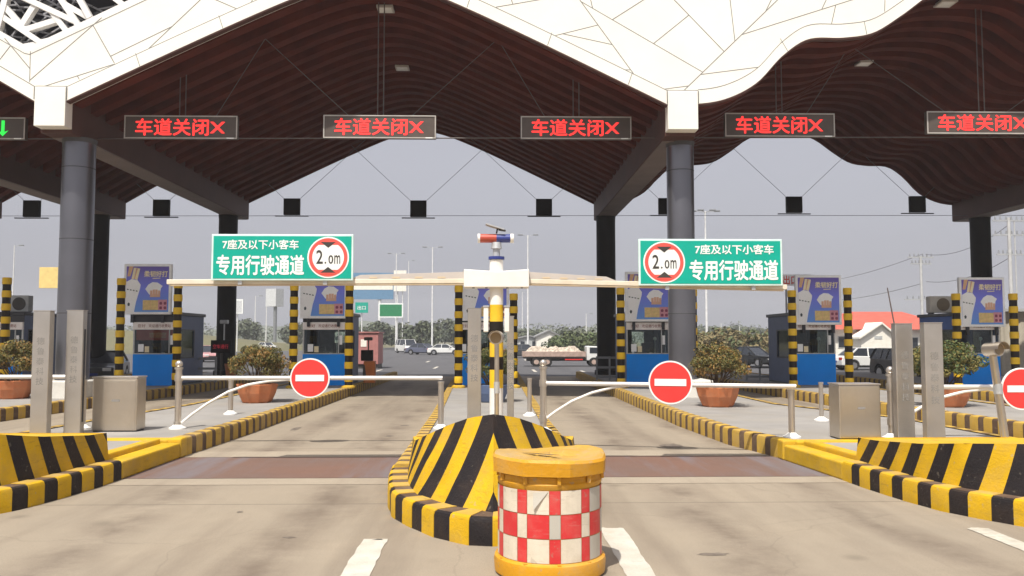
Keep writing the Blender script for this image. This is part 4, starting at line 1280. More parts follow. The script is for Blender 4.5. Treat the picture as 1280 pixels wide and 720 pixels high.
def make_poster(label, loc):
    t = thing('advert_board', label, 'advert', loc, 0, 'framed adverts above the toll booths')
    W, H = 1.72, 1.85
    m = MB(); m.box(-W / 2, W / 2, 0, .14, 0, H); m.build('case', 'ad_frame', t, bevel=.015)
    m = MB(); e = .09; m.box(-W / 2 + e, W / 2 - e, -.006, .001, e, H - e); m.build('print', 'poster_print', t)
    g = MB(); x0 = -W / 2 + e; x1 = W / 2 - e; z0 = e; z1 = H - e; w = x1 - x0; h = z1 - z0
    def pl(pts, mi, y): g.add([(x0 + u * w, y, z0 + v * h) for u, v in pts], [tuple(range(len(pts)))], mi)
    # pale glove-like shape on one side, sleeve stripes, fan of cards, fingers, boxes
    pl([(0, 0), (.20, 0), (.24, .22), (.33, .52), (.34, .60), (.26, .70), (.12, .72), (0, .66)], 0, -.010)
    for i_ in range(4): pl([(.02 + .07 * i_, .485 - .012 * i_), (.06 + .07 * i_, .48 - .012 * i_), (.06 + .07 * i_, .50 - .012 * i_), (.02 + .07 * i_, .51 - .012 * i_)], 6, -.012)
    pl([(.05, .13), (.09, .13), (.10, .18), (.07, .21), (.04, .18)], 6, -.012)
    pl([(.02, .78), (.09, .78), (.16, 1.0), (.06, 1.0)], 5, -.009)
    pl([(.12, .72), (.18, .72), (.23, .97), (.17, .97)], 2, -.011); pl([(.20, .72), (.26, .70), (.32, .95), (.27, .96)], 2, -.011); pl([(.18, .72), (.20, .72), (.27, .96), (.24, .97)], 5, -.011)
    pl([(.45, .50), (.52, .60), (.62, .655), (.74, .645), (.86, .57), (.82, .52), (.80, .38), (.55, .38)], 0, -.010)
    for i_ in range(4): pl([(.565 + .062 * i_, .33), (.62 + .062 * i_, .33), (.62 + .062 * i_, .47 + .02 * (i_ in (1, 2))), (.565 + .062 * i_, .47 + .02 * (i_ in (1, 2)))], 3, -.012)
    pl([(.56, .325), (.81, .325), (.79, .39), (.58, .39)], 3, -.0125)
    pl([(.40, .04), (.76, .04), (.76, .26), (.40, .26)], 4, -.010); pl([(.575, .04), (.585, .04), (.585, .26), (.575, .26)], 5, -.012)
    pl([(.76, .04), (.97, .04), (.97, .27), (.76, .27)], 7, -.0105)
    for u in (.80, .90):
        for v in (.09, .19): pl([(u, v - .03), (u + .05, v - .03), (u + .06, v), (u + .05, v + .03), (u, v + .03), (u - .01, v)], 8, -.012)
    g.build('printed_picture', ['ad_white', 'ad_cream', 'ad_cream', 'ad_skin', 'ad_gold', 'ad_orange', 'ad_dark', 'ad_pink', 'ad_maroon'], t, fix=False)
    L = MB(); letter(L, '柔韧好打', x0 + .42 * w, x0 + .97 * w, z0 + .77 * h, z0 + .90 * h, -.012, 0, .03)
    L.add([(x0 + u * w, -.012, z0 + v * h) for u, v in ((.62, .725), (.80, .735), (.80, .75), (.62, .745))], [(0, 1, 2, 3)])
    L.build('title', 'ad_cream', t, fix=False)
    for x_ in (-.6, .5):
        m = MB(); m.box(x_, x_ + .1, .03, .12, -.3, 0); m.build('leg', 'booth_black', t)
    return t


booths = [(-3, 20, 'booth_side', False, 'dark toll booth mostly cut off, behind the bush and pale pillar'),
          (-2, 193.5, 'booth_side', True, 'toll booth with a red banner behind its window, beside the dark rear column'),
          (-1, 405.5, 'booth_side', False, 'blue fronted toll booth right behind the no entry disc and brown bush'),
          (0, 597, 'booth_side', False, 'toll booth on the middle island hidden behind pillar and barrier post'),
          (1, 810, 'booth_side', False, 'blue fronted toll booth partly behind the thick grey column'),
          (2, 1018, 'booth_side', False, 'toll booth with dark blue side, left of the white gabled house'),
          (3, 1224, 'booth_side_blue', False, 'toll booth with bright blue side and an air conditioner on its roof')]
bi = {}
for k, px, sm_, bn, lb in booths:
    p = P(px, 440, BY)
    if k == -3: p = Vector((P(28, 440, BY).x - .8, BY, 0))
    bi[k] = make_booth(lb, (p.x, BY, IZ), sm_, bn)
ad_px = {-2: (183.5, 393, 'blue and purple framed poster over the booth with red banner'), -1: (404, 398, 'blue and purple framed poster whose top is hidden by a green sign'),
         0: (607, 401, 'blue and white poster behind the white barrier post'), 1: (811, 402, 'blue and purple framed poster below the green sign, cut by the grey column'),
         2: (1024, 406, 'blue and purple framed poster beside the tip of the barrier arm'), 3: (1229, 408.5, 'bright blue framed poster standing in front of a dark rear column')}
for k, (px, pyb, lb) in ad_px.items():
    p = P(px, pyb, BY - .2); make_poster(lb, (p.x, BY - .2, p.z))


def striped_pole(label, loc, h):
    t = thing('striped_pole', label, 'bollard', loc, 0, 'tall yellow and black poles guarding the booths')
    m = MB(); z = h; i = 0
    while z > 0:
        z0 = max(0, z - (.235 if i % 2 == 0 else .22))
        r = .15 if i % 2 == 0 else .132
        if i % 2 == 0: m.lathe([(r * .93, z0), (r, z0 + .03), (r, z - .03), (r * .93, z)], n=24, mi=0)
        else: m.cyl((0, 0, z0), (0, 0, z), r, n=24, mi=1)
        z = z0; i += 1
    m.build('shaft', ['pole_yellow', 'pole_black'], t, smooth=40)
    m = MB(); m.lathe([(.24, 0), (.24, .06), (.16, .10)], n=24); m.build('foot', 'block_yellow', t, smooth=40)


poles = [(9, 347, 'tall striped pole at the picture edge beside the dark booth'), (152, 348, 'tall thin looking striped pole left of the poster with red bannered booth'),
         (223, 352, 'tall striped pole at the very end of the barrier arm'), (368, 355, 'tall striped pole behind the upper edge of the first no entry disc'),
         (437, 355, 'tall striped pole between the blue booth and the orange ticket machine'), (573.5, 357, 'tall striped pole left of the middle booth, beside an engraved pillar'),
         (642, 367, 'tall striped pole just past the white barrier post, in view of the flatbed truck'), (775.5, 360, 'tall striped pole between the dark rear column and a blue booth'),
         (866, 362, 'tall striped pole hidden behind the grey column'), (989.5, 363, 'tall striped pole at the end of the arm, left of the dark blue booth'),
         (1059, 360, 'tall striped pole in front of the white house side'), (1194.5, 367, 'tall striped pole in front of the bright blue booth side'),
         (1266, 367, 'tall striped pole in front of the corrugated shed')]
for px, pt_, lb in poles:
    Y = 29.6; p = P(px, pt_, Y)
    striped_pole(lb, (p.x, Y, IZ), p.z - IZ)


# ------------------------------------------------------------------ plants
def leaf_cloud(mb, centres, per, leaf, rng, nm=3, squash=.8):
    for (c, R) in centres:
        bias = rng.randrange(nm)
        for _ in range(per):
            while True:
                d = Vector((rng.uniform(-1, 1), rng.uniform(-1, 1), rng.uniform(-1, 1)))
                if .05 < d.length < 1: break
            d = d.normalized() * (d.length ** .5)
            p = Vector(c) + Vector((d.x * R, d.y * R, d.z * R * squash))
            n = (d + Vector((rng.uniform(-.9, .9), rng.uniform(-.9, .9), rng.uniform(-.3, 1.0)))).normalized()
            a = n.cross(Vector((rng.uniform(-1, 1), rng.uniform(-1, 1), rng.uniform(-1, 1)))).normalized(); b = n.cross(a)
            l = leaf * rng.uniform(.6, 1.3); w = l * rng.uniform(.4, .6)
            mi = bias if rng.random() < .6 else rng.randrange(nm)
            mb.add([p - a * l * .5, p + b * w * .5 + n * l * .06, p + a * l * .5, p - b * w * .5 + n * l * .06], [(0, 1, 2, 3)], mi)


def make_bush(seed):
    rng = random.Random(seed)
    mb = MB(); cs = []
    for i in range(64):
        th = rng.uniform(0, 2 * pi); ph = math.asin(rng.uniform(-.42, 1.0))
        r = rng.uniform(.5, 1.0)
        cs.append(((.76 * r * cos(th) * cos(ph), .76 * r * sin(th) * cos(ph), .60 + .50 * r * sin(ph)), rng.uniform(.13, .24)))
    leaf_cloud(mb, cs, 150, .066, rng)
    fol = mb
    tw = MB()
    for i in range(18):
        c = Vector(cs[i * 2][0]); s = Vector((rng.uniform(-.1, .1), rng.uniform(-.1, .1), 0))
        mid = s.lerp(c, .5) + Vector((rng.uniform(-.06, .06), rng.uniform(-.06, .06), .06)); tw.tube([s, mid, c], .014, 5)
    return fol, tw


def potted(label, px, py_base, scale, seed, loc=None, pm_='terracotta', lm=('leaf_olive', 'leaf_rust', 'leaf_dark')):
    p = G(px, py_base, IZ) if loc is None else Vector(loc)
    t = thing('potted_bush', label, 'potted plant', p, seed * .7, 'potted bushes on the islands')
    t.scale = (scale, scale, scale)
    pm = MB(); n = 10
    prof = [(.36, 0), (.40, .04), (.50, .26), (.545, .44), (.56, .50), (.52, .50), (.50, .43), (.001, .43)]
    pm.lathe(prof, n=n); pot = pm.build('pot', pm_, t, bevel=.02)
    f = MB()
    for k in range(5):
        a = 2 * pi * k / 5; f.cyl((.33 * cos(a), .33 * sin(a), -.0), (.33 * cos(a), .33 * sin(a), .05), .05, n=8)
    f.build('foot', pm_, pot)
    so = MB(); so.cyl((0, 0, .425), (0, 0, .445), .495, n=n); so.build('soil', 'soil', pot)
    fol, tw = make_bush(seed)
    o = fol.build('foliage', list(lm), t, fix=False); o.location = (0, 0, .42)
    o = tw.build('stems', 'twig', t, smooth=40); o.location = (0, 0, .42)


potted('rust brown round bush in a terracotta pot beside the first no entry disc', 321, 503, 1.0, 1)
potted('olive bush in a terracotta pot just past the second no entry disc', 897, 508, 1.0, 2)
potted('olive brown bush in a terracotta pot behind the pale pillar at the edge', 16, 498, 1.05, 3)
potted('bright olive bush in a terracotta pot between the pillar and bright blue booth', 1184, 508, 1.08, 4, None, 'terracotta', ('leaf_olive', 'leaf_green', 'leaf_olive'))
potted('green bush hidden behind the middle pillars and barrier post', 0, 0, .95, 5, (P(613, 450, 23).x, 23, IZ), 'booth_side', ('leaf_green', 'leaf_olive', 'leaf_dark'))


def far_tree(name, label, seed, H, R, loc, mats=('leaf_hazed', 'leaf_hazed_pale', 'leaf_hazed_deep'), group='trees beyond the plaza', shrub=False, cat='tree'):
    rng = random.Random(seed)
    t = thing(name, label, cat, loc, rng.uniform(0, 6), group)
    cs = []; n = 26 if not shrub else 18
    for i in range(n):
        th = rng.uniform(0, 2 * pi); u = rng.uniform(-.8, 1); r = sqrt(max(0, 1 - u * u)) * rng.uniform(.45, 1)
        lo = .18 if not shrub else .0
        cs.append(((R * r * cos(th), R * r * sin(th), H * (lo + (1 - lo) * (.5 + .42 * u))), R * rng.uniform(.22, .42)))
    m = MB(); leaf_cloud(m, cs, 55, R * .17 + .12, rng, squash=.85); m.build('crown', list(mats), t, fix=False)
    k = MB(); k.cyl((0, 0, -.1), (0, 0, H * .55), .045 * H * .5 + .03, .02 * H * .5, n=8)
    for i in range(5): k.cyl((0, 0, H * (.2 + .06 * i)), cs[i][0], .02 * H * .4, .01, n=5)
    k.build('trunk', 'bark', t, smooth=40)
    return t


# trees seen through the lanes: (px, base depth, height m, crown radius, kind)
tl = [(478, 170, 6.0, 3.6, 'hazy tree below the green framed road sign'), (497, 185, 6.5, 4.0, 'hazy tree right behind the white van'),
      (527, 150, 5.6, 3.6, 'fuller green tree behind the dark parked car'), (556, 190, 7.2, 4.2, 'dark hazy tree beside the double armed lamp'),
      (580, 200, 7.4, 4.4, 'hazy tree seen beside the striped pole left of the middle booth'), (455, 160, 4.8, 3.0, 'low tree above the pale red cabin'),
      (604, 210, 6.8, 4.5, 'hazy tree behind the middle booth'), (655, 205, 5.4, 3.6, 'hazy tree above the grey wing of the small white house'),
      (672, 215, 5.2, 3.6, 'hazy tree rising over the ridge of the small white house'), (716, 170, 5.0, 3.6, 'pale green tree beside the gable of the small white house'),
      (738, 150, 4.2, 3.4, 'low green tree above the flatbed truck cab'), (766, 160, 4.5, 3.5, 'low tree hidden by the dark rear column and pole'),
      (880, 300, 8.2, 6.0, 'tall hazy tree seen left under the second green sign, by the lamp mast'), (915, 310, 8.4, 7.0, 'broad hazy tree above the dry hedge'),
      (945, 300, 7.6, 6.0, 'hazy tree next to the dark blue booth side'), (306, 190, 7.0, 3.8, 'hazy tree on the ramp bank above the brown bush'),
      (368, 200, 6.5, 3.6, 'hazy tree on the ramp bank beside the striped pole')]
for i, (px, Y, H, R, lb) in enumerate(tl):
    far_tree('hazy_tree', lb, 40 + i, H * (.88 if px < 640 else .76), R, (P(px, 430, Y).x, Y, -.03))
hz = [(868, 88, 2.6, 2.2, 'dry shrub behind the thick grey column'), (890, 92, 2.8, 2.5, 'dry brown shrub right behind the olive bush top'), (912, 95, 3.0, 2.6, 'dry brown shrub below the broad hazy tree'),
      (934, 92, 2.9, 2.5, 'dry brown shrub above the small dark hatchback'), (955, 96, 3.0, 2.6, 'dry shrub touching the dark blue booth side'),
      (700, 120, 2.2, 2.4, 'green shrub at the corner of the small white house'), (722, 115, 2.6, 2.8, 'bright green shrub over the truck load'), (746, 110, 2.5, 2.8, 'green shrub behind the truck cab')]
for i, (px, Y, H, R, lb) in enumerate(hz):
    far_tree('roadside_shrub', lb, 80 + i, H, R, (P(px, 430, Y).x, Y, -.03), ('leaf_dry', 'leaf_mid', 'leaf_dry') if i < 5 else ('leaf_green', 'leaf_mid', 'leaf_mid'), 'shrubs along the plaza edge', True, 'shrub')
# the far wood reads as one mass
wd = MB(); rng = random.Random(99); cs = []
for i in range(190):
    X = -230 + 460 * i / 190 + rng.uniform(-1, 1); Y = 330 + rng.uniform(-20, 40)
    cs.append(((X, Y, rng.uniform(2, 5.5)), rng.uniform(3, 5)))
leaf_cloud(wd, cs, 70, 1.3, rng)
o = wd.build('far_wood', ['leaf_hazed', 'leaf_hazed_pale', 'leaf_hazed_deep'], fix=False); tag(o, 'low hazy wood along the horizon behind everything', 'wood', kind='stuff')


# ------------------------------------------------------------------ vehicles
def wheel(t, x, y, r, w=.2):
    m = MB(); m.cyl((x - w / 2, y, r), (x + w / 2, y, r), r, n=20); o = m.build('wheel', 'tyre', t, smooth=40)
    s = 1 if x > 0 else -1
    k = MB(); k.cyl((x + s * (w / 2), y, r), (x + s * (w / 2 + .012), y, r), r * .62, n=16); k.build('rim', 'rim', o, smooth=40)


def car(label, loc, rotz, paint, L=4.5, W=1.78, H=1.46, suv=False, van=False):
    """nose points to local -y"""
    t = thing('parked_car' if not van else 'parked_van', label, 'car' if not van else 'van', loc, rotz, 'cars on the toll plaza')
    h = L / 2; r = .32 if not suv else .36
    belt = .92 if not suv else 1.05
    if van: belt = 1.15
    fh = .70 if not suv else .85
    pr = [(-h, .30), (-h - .02, .50), (-h + .06, fh), (-h + .35, fh + .08), (-h + 1.25 if not van else -h + .6, belt - .03), (h - .55 if not (suv or van) else h - .05, belt + .02), (h - .08, belt - .05), (h, .62), (h - .02, .32)]
    arch = []
    for cy in (h - .85, -h + .85):
        arch += [(cy + (r + .07) * cos(a), max(.24, r + (r + .07) * sin(a) - .02)) for a in [i * pi / 8 for i in range(9)]]
    m = MB(); m.prismx(pr + arch, -W / 2, W / 2); body = m.build('body', paint, t, bevel=.05)
    # glass house
    g0, g1 = (-h + 1.15, h - .55) if not (suv or van) else ((-h + 1.2, h - .04) if suv else (-h + .55, h - .02))
    t0, t1 = (g0 + .75, g1 - .65) if not (suv or van) else ((g0 + .7, g1 - .25) if suv else (g0 + .6, g1 - .06))
    i0, i1 = .04, .20
    a = W / 2 - i0; b = W / 2 - i1
    m = MB(); m.add([(-a, g0, belt - .04), (a, g0, belt - .04), (a, g1, belt - .02), (-a, g1, belt - .02), (-b, t0, H - .04), (b, t0, H - .04), (b, t1, H - .04), (-b, t1, H - .04)],
                    [(0, 1, 5, 4), (1, 2, 6, 5), (2, 3, 7, 6), (3, 0, 4, 7), (4, 5, 6, 7)]); m.build('windows', 'window_dark', t)
    rf = MB(); rf.box(-b - .02, b + .02, t0 - .05, t1 + .05, H - .05, H); rf.build('roof', paint, t, bevel=.03)
    for s in (-1, 1):
        mid = (t0 + t1) / 2
        ps = [((s * a, g0, belt), (s * b, t0, H - .03), .07, .06), ((s * a, g1, belt), (s * b, t1, H - .03), .09, .07), ((s * (a + .005), mid + .05, belt), (s * (b + .005), mid, H - .03), .07, .03)]
        if suv or van: ps.append(((s * (a + .005), t1 - .6, belt), (s * (b + .005), t1 - .6, H - .03), .10, .03))
        for q in ps:
            pl = MB(); pl.bar(*q); pl.build('roof_pillar', paint, t)
    for s in (-1, 1):
        for y in (-h + .85, h - .85): wheel(t, s * (W / 2 - .11), y, r)
        e = MB(); e.box(min(s * .42, s * (W / 2 - .1)), max(s * .42, s * (W / 2 - .1)), -h - .015, -h + .12, fh - .16, fh - .01); e.build('headlight', 'lamp_glass', t, bevel=.02)
        e = MB(); e.box(min(s * .5, s * (W / 2 - .04)), max(s * .5, s * (W / 2 - .04)), h - .1, h + .012, .66, .84); e.build('tail_light', 'tail_red', t, bevel=.02)
        e = MB(); e.box(min(s * (W / 2), s * (W / 2 + .16)), max(s * (W / 2), s * (W / 2 + .16)), g0 + .35, g0 + .45, belt, belt + .14); e.build('mirror', paint, t, bevel=.02)
    e = MB(); e.box(-.45, .45, -h - .03, -h + .05, .42, .56); e.build('grille', 'sign_black', t)
    e = MB(); e.box(-.24, .24, -h - .045, -h - .03, .34, .45); e.build('number_plate', 'police_blue', t)
    e = MB(); e.box(-.24, .24, h + .0, h + .02, .50, .62); e.build('number_plate', 'police_blue', t)
    e = MB(); e.box(-W / 2 + .05, W / 2 - .05, -h + .1, h - .1, .2, .3); e.build('underbody', 'tyre', t)
    return t


def at(px, Y, z=0): return Vector((P(px, 450, Y).x, Y, z))


car('dark grey car nosing out behind the grey column and striped pole', at(128, 41, 0), .25, 'car_grey')
car('black off roader waiting in the lane behind the pillar with the aerial', at(1141, 40, 0), .12, 'car_black', 4.5, 1.8, 1.56, suv=True)
car('white saloon parked side on before the white gabled house', at(1084, 55, -.016), pi / 2 + .1, 'car_white')
car('small dark hatchback far behind the olive bush', at(941, 62, -.016), .6, 'car_black', 3.9, 1.7, 1.48)
car('white van parked on the plaza beside a dark saloon', at(508, 123, -.016), .5, 'car_white', 4.6, 1.8, 2.0, van=True)
car('dark blue saloon parked on the plaza beside the white van', at(529, 111, -.016), 1.1, 'car_blue')
car('white saloon parked beyond the striped pole, nearest the dark saloon', at(556, 108, -.016), pi / 2, 'car_white', 4.4, 1.76, 1.4)
car('grey saloon far off behind the flatbed truck', at(656, 92, -.016), pi / 2, 'car_grey')
car('pale pink hatchback behind the small dark display', at(262, 76, -.016), .5, 'car_pink', 3.9)
car('white car far off on the ramp road above the brown bush', at(333, 160, -.016), .8, 'car_white')


def flatbed():
    p = at(702, 63, -.016)
    t = thing('flatbed_truck', 'flatbed truck with rubble load and faded pink side boards crossing the plaza', 'truck', p, 0); t.scale = (.88, .88, .80)
    # long axis along local x, cab at +x
    m = MB(); m.box(-3.3, 1.95, -1.0, 1.0, .78, .92); m.build('bed', 'sign_black', t)
    m = MB(); m.box(-3.3, 1.95, -1.04, -.99, .92, 1.38)
    for i in range(7): m.box(-3.25 + i * .85, -3.17 + i * .85, -1.07, -1.04, .9, 1.38)
    m.build('side_board', 'bed_beige', t)
    m = MB(); m.box(-3.3, 1.95, .99, 1.04, .92, 1.38); m.build('side_board', 'bed_beige', t)
    m = MB(); m.box(-3.35, -3.3, -1, 1, .92, 1.38); m.build('tail_board', 'bed_beige', t)
    m = MB(); rng = random.Random(8); n = 22
    vs = []; fs = []
    for i in range(n + 1):
        for j in range(9):
            e = min(i, n - i, 3) / 3 * min(j, 8 - j, 2) / 2
            vs.append((-3.2 + 5.0 * i / n, -.95 + 1.9 * j / 8, 1.3 + e * (.32 + rng.uniform(-.18, .3))))
    for i in range(n):
        for j in range(8): fs.append((i * 9 + j, i * 9 + j + 1, i * 9 + 10 + j, i * 9 + 9 + j))
    m.add(vs, fs); m.build('load', 'cargo', t)
    m = MB(); m.prism([(2.05, .55), (3.35, .55), (3.40, 1.1), (3.05, 1.85), (2.15, 1.9), (2.05, 1.85)], -.88, .88); cab = m.build('cab', 'car_white', t, bevel=.06)
    w = MB(); w.add([(3.395, -.75, 1.14), (3.395, .75, 1.14), (3.09, .72, 1.80), (3.09, -.72, 1.80)], [(0, 1, 2, 3)]); w.build('windscreen', 'window_dark', cab)
    for s in (-1, 1):
        w = MB(); y = s * .885; w.add([(2.3, y, 1.2), (3.2, y, 1.2), (2.98, y, 1.75), (2.3, y, 1.75)], [(0, 1, 2, 3)]); w.build('window', 'window_dark', cab)
    m = MB(); m.box(.2, 1.7, -1.05, -1.02, .60, .70); m.build('side_guard', 'stop_red', t)
    m = MB(); m.box(-3.0, 3.2, -.4, .4, .5, .78); m.build('chassis', 'sign_black', t)
    for x in (-2.2, -1.3, 2.65):
        for s in (-1, 1):
            k = MB(); k.cyl((x, s * .95 - .13, .42), (x, s * .95 + .13, .42), .42, n=20); o = k.build('wheel', 'tyre', t, smooth=40)
            q_ = MB(); q_.cyl((x, s * 1.085, .42), (x, s * 1.095, .42), .22, n=14); q_.build('rim', 'bed_beige', o, smooth=40)


flatbed()


# ------------------------------------------------------------------ buildings
def gable_house(label, loc, rotz, w, d, eave, ridge, wall, roofm, group=None, wins=()):
    """gable end faces local -y"""
    t = thing('gabled_house', label, 'house', loc, rotz, group)
    m = MB(); m.prism([(-w / 2, 0), (w / 2, 0), (w / 2, eave), (0, ridge), (-w / 2, eave)], 0, d); m.build('wall', wall, t)
    rf = MB(); th = .18; o = .35
    sl = (ridge - eave) / (w / 2)
    for s in (-1, 1):
        rf.add([(0, -o, ridge + .02), (s * (w / 2 + o), -o, eave - sl * o + .02), (s * (w / 2 + o), d + o, eave - sl * o + .02), (0, d + o, ridge + .02),
                (0, -o, ridge + th + .02), (s * (w / 2 + o), -o, eave - sl * o + th + .02), (s * (w / 2 + o), d + o, eave - sl * o + th + .02), (0, d + o, ridge + th + .02)],
               [(0, 1, 2, 3), (4, 7, 6, 5), (0, 4, 5, 1), (1, 5, 6, 2), (2, 6, 7, 3)])
    rf.build('roof', roofm, t)
    for (wx, wz, ww, wh) in wins:
        f = MB(); f.box(wx - ww / 2 - .06, wx + ww / 2 + .06, -.05, .0, wz - .06, wz + wh + .06); fo = f.build('window', 'house_grey', t)
        g_ = MB(); g_.box(wx - ww / 2, wx + ww / 2, -.06, -.051, wz, wz + wh); g_.build('pane', 'window_dark', fo)
    return t


gable_house('small white gabled house beyond the flatbed truck', at(686, 132, -.03), 0, 3.9, 8, 2.4, 3.3, 'house_white', 'roof_grey')
hh_ = gable_house('low grey building with small windows, joined to the small white house', at(661, 136, -.03), 0, 4.6, 6, 2.0, 2.5, 'house_grey', 'roof_grey', None, ((-1, .8, .7, .9), (.9, .8, .7, .9)))
# white house with red roof
def red_roof_house():
    Y = 68
    o = at(1100, Y, -.03)
    t = thing('red_roofed_house', 'white house with projecting gable and red tiled roof behind the lanes', 'house', o)
    m = MB(); m.box(-3.4, 7.5, 2.0, 9, 0, 2.9); m.build('wall', 'house_white', t)
    r = MB(); r.add([(-3.9, 1.4, 2.85), (8.0, 1.4, 2.85), (8.0, 9.6, 2.85), (-3.9, 9.6, 2.85), (-.2, 5.5, 4.45), (4.6, 5.5, 4.45)], [(0, 1, 5, 4), (1, 2, 5), (2, 3, 4, 5), (3, 0, 4), (0, 3, 2, 1)]); r.build('roof', 'roof_red', t)
    g = MB(); x0, x1, xm = P(1077, 450, Y).x - o.x, P(1120, 450, Y).x - o.x, P(1102, 450, Y).x - o.x
    ze = P(1077, 421, Y).z; zr = P(1102, 405, Y).z
    g.prism([(x0, 0), (x1, 0), (x1, ze), (xm, zr), (x0, ze)], 0, 3.2); gb = g.build('gable_wall', 'house_white', t)
    rr_ = MB()
    for (xa, xb) in ((x0 - .25, xm), (x1 + .25, xm)):
        za = ze - .15
        rr_.add([(xa, -.3, za), (xb, -.3, zr + .03), (xb, 3.4, zr + .03), (xa, 3.4, za), (xa, -.3, za + .15), (xb, -.3, zr + .18), (xb, 3.4, zr + .18), (xa, 3.4, za + .15)], [(0, 1, 2, 3), (4, 5, 6, 7), (0, 1, 5, 4), (0, 4, 7, 3)])
    rr_.build('gable_verge', 'house_white', t)
    v = MB(); v.box(xm - .55, xm + .1, -.03, .0, 2.05, 2.3); v.build('vent', 'house_grey', t)
    w = MB(); w.box(-2.6, -2.0, 1.95, 2.0, 1.3, 2.3); wf = w.build('window', 'house_grey', t)
    w = MB(); w.box(-2.55, -2.05, 1.94, 1.949, 1.35, 2.25); w.build('pane', 'window_dark', wf)
    w = MB(); w.box(3.0, 4.2, 1.95, 2.0, 1.0, 2.2); wf = w.build('window', 'house_grey', t)
    w = MB(); w.box(3.05, 4.15, 1.94, 1.949, 1.05, 2.15); w.build('pane', 'window_dark', wf)


red_roof_house()
# corrugated shed at the edge
t = thing('corrugated_shed', 'beige corrugated shed wall behind the lamp post and striped pole', 'shed', at(1252, 47, 0))
m = MB(); vs = []; n = 80
for i in range(n + 1):
    x = 12 * i / n; y = .06 * (1 if (i // 2) % 2 else 0); vs += [(x, y, 0), (x, y, 3.55)]
m.add(vs, [(2 * i, 2 * i + 2, 2 * i + 3, 2 * i + 1) for i in range(n)]); m.box(0, 12, .1, 4, 0, 3.55); m.build('wall', 'shed_wall', t)
m = MB(); m.box(-.2, 12.2, -.3, 4.2, 3.56, 3.72); m.build('roof', 'house_grey', t)
t = thing('site_cabin', 'pale red cabin seen behind the orange ticket machine', 'cabin', at(459, 58, -.016))
m = MB(); m.box(-.75, .75, 0, 2.5, .3, 2.45); m.build('wall', 'cabin_pink', t, bevel=.03)
m = MB(); m.box(-.82, .82, -.08, 2.6, 2.45, 2.53); m.build('roof', 'cabin_pink', t)
m = MB(); m.box(-.45, -.05, -.02, .0, 1.5, 2.0); m.build('window', 'house_white', t)
m = MB(); m.box(-.7, .7, .1, 2.4, 0, .3); m.build('base', 'sign_black', t)

# rooftop units
def ac_unit(label, loc, w=.95, h=.72, fan='ac_grill', body='ac_white'):
    t = thing('air_conditioner', label, 'air conditioner', loc, 0, 'air conditioners on booth roofs')
    m = MB(); m.box(-w / 2, w / 2, 0, .35, .06, h); m.build('case', body, t, bevel=.03)
    f = MB(); f.cyl((.05 * w, .0, h * .53), (.05 * w, -.02, h * .53), h * .36, n=28); f.build('fan_grille', fan, t, smooth=40)
    f = MB(); f.box(-w / 2 + .05, -w / 2 + .15, 0, .3, 0, .06); f.box(w / 2 - .15, w / 2 - .05, 0, .3, 0, .06); f.build('foot', 'sign_black', t)


p = P(1178, 396, 33.2); ac_unit('beige air conditioner on the bright blue sided booth', (p.x, 33.2, IZ + 2.70))
p = P(24, 384, 33.0); ac_unit('dark air conditioner on the roof of the booth at the picture edge', (p.x - .05, 33.0, IZ + 2.70), .8, .7, 'sign_black', 'house_grey')
t = thing('roof_sign', 'pale sign with red characters showing beside the green sign end', 'sign', (P(998, 350, 32).x, 32, IZ + 2.70))
zb_, zt_ = P(998, 357, 32).z - IZ - 2.70, P(998, 343, 32).z - IZ - 2.70
m = MB(); m.box(-.65, .55, 0, .08, zb_, zt_); m.build('panel', 'ad_frame', t)
L = MB(); letter(L, '出口', -.58, -.05, zb_ + .05, zt_ - .05, -.004, 0, .02); letter(L, '停车', 0, .5, zb_ + .05, zt_ - .05, -.004, 0, .02); L.build('characters', 'sign_red', t, fix=False)
for x_ in (-.5, .4):
    m = MB(); m.box(x_, x_ + .06, .02, .07, 0, zb_); m.build('leg', 'galv', t)

# ------------------------------------------------------------------ small plaza furniture
def guard_rail(label, px0, px1, Y, h=1.0):
    a = P(px0, 450, Y).x; b = P(px1, 450, Y).x
    t = thing('guard_rail', label, 'railing', (a, Y, IZ), 0, 'grey guard rails beside the booths')
    w = b - a; m = MB()
    for z in (.12, .5, .9): m.box(0, w, -.02, .02, z, z + .09)
    n = max(2, int(w / .55)); m.build('rails', 'rail_grey', t)
    for i in range(n + 1):
        x = w * i / n; k = MB(); k.box(x - .035, x + .035, -.03, .03, 0, h); k.build('upright', 'rail_grey', t)


guard_rail('grey guard rail beside the booth with the red banner', 221, 270, 33.5)
guard_rail('grey guard rail between the dark rear column and a striped pole', 746, 778, 34.5)
guard_rail('grey guard rail beside the dark blue booth side', 933, 966, 34.5)
# ticket machine
t = thing('ticket_machine', 'orange ticket machine with a black screen and small camera', 'ticket machine', (P(462, 450, 33).x, 33, IZ))
m = MB(); m.box(-.22, .22, -.1, .25, 0, .85); m.build('cabinet', 'orange_plastic', t, bevel=.03)
m = MB(); m.box(-.32, .14, -.15, .05, .86, 1.28); m.build('screen', 'black_box', t, bevel=.02)
m = MB(); m.cyl((-.05, 0, 1.28), (-.05, 0, 1.65), .025, n=8); m.build('stem', 'sign_black', t)
m = MB(); m.box(-.2, .1, -.18, .1, 1.65, 1.78); m.build('camera', 'sign_black', t, bevel=.02)
m = MB(); m.prism([(-.24, .2), (-.10, .2), (-.17, .7), (-.24, .7)], -.12, -.101); m.build('black_mark', 'sign_black', t)
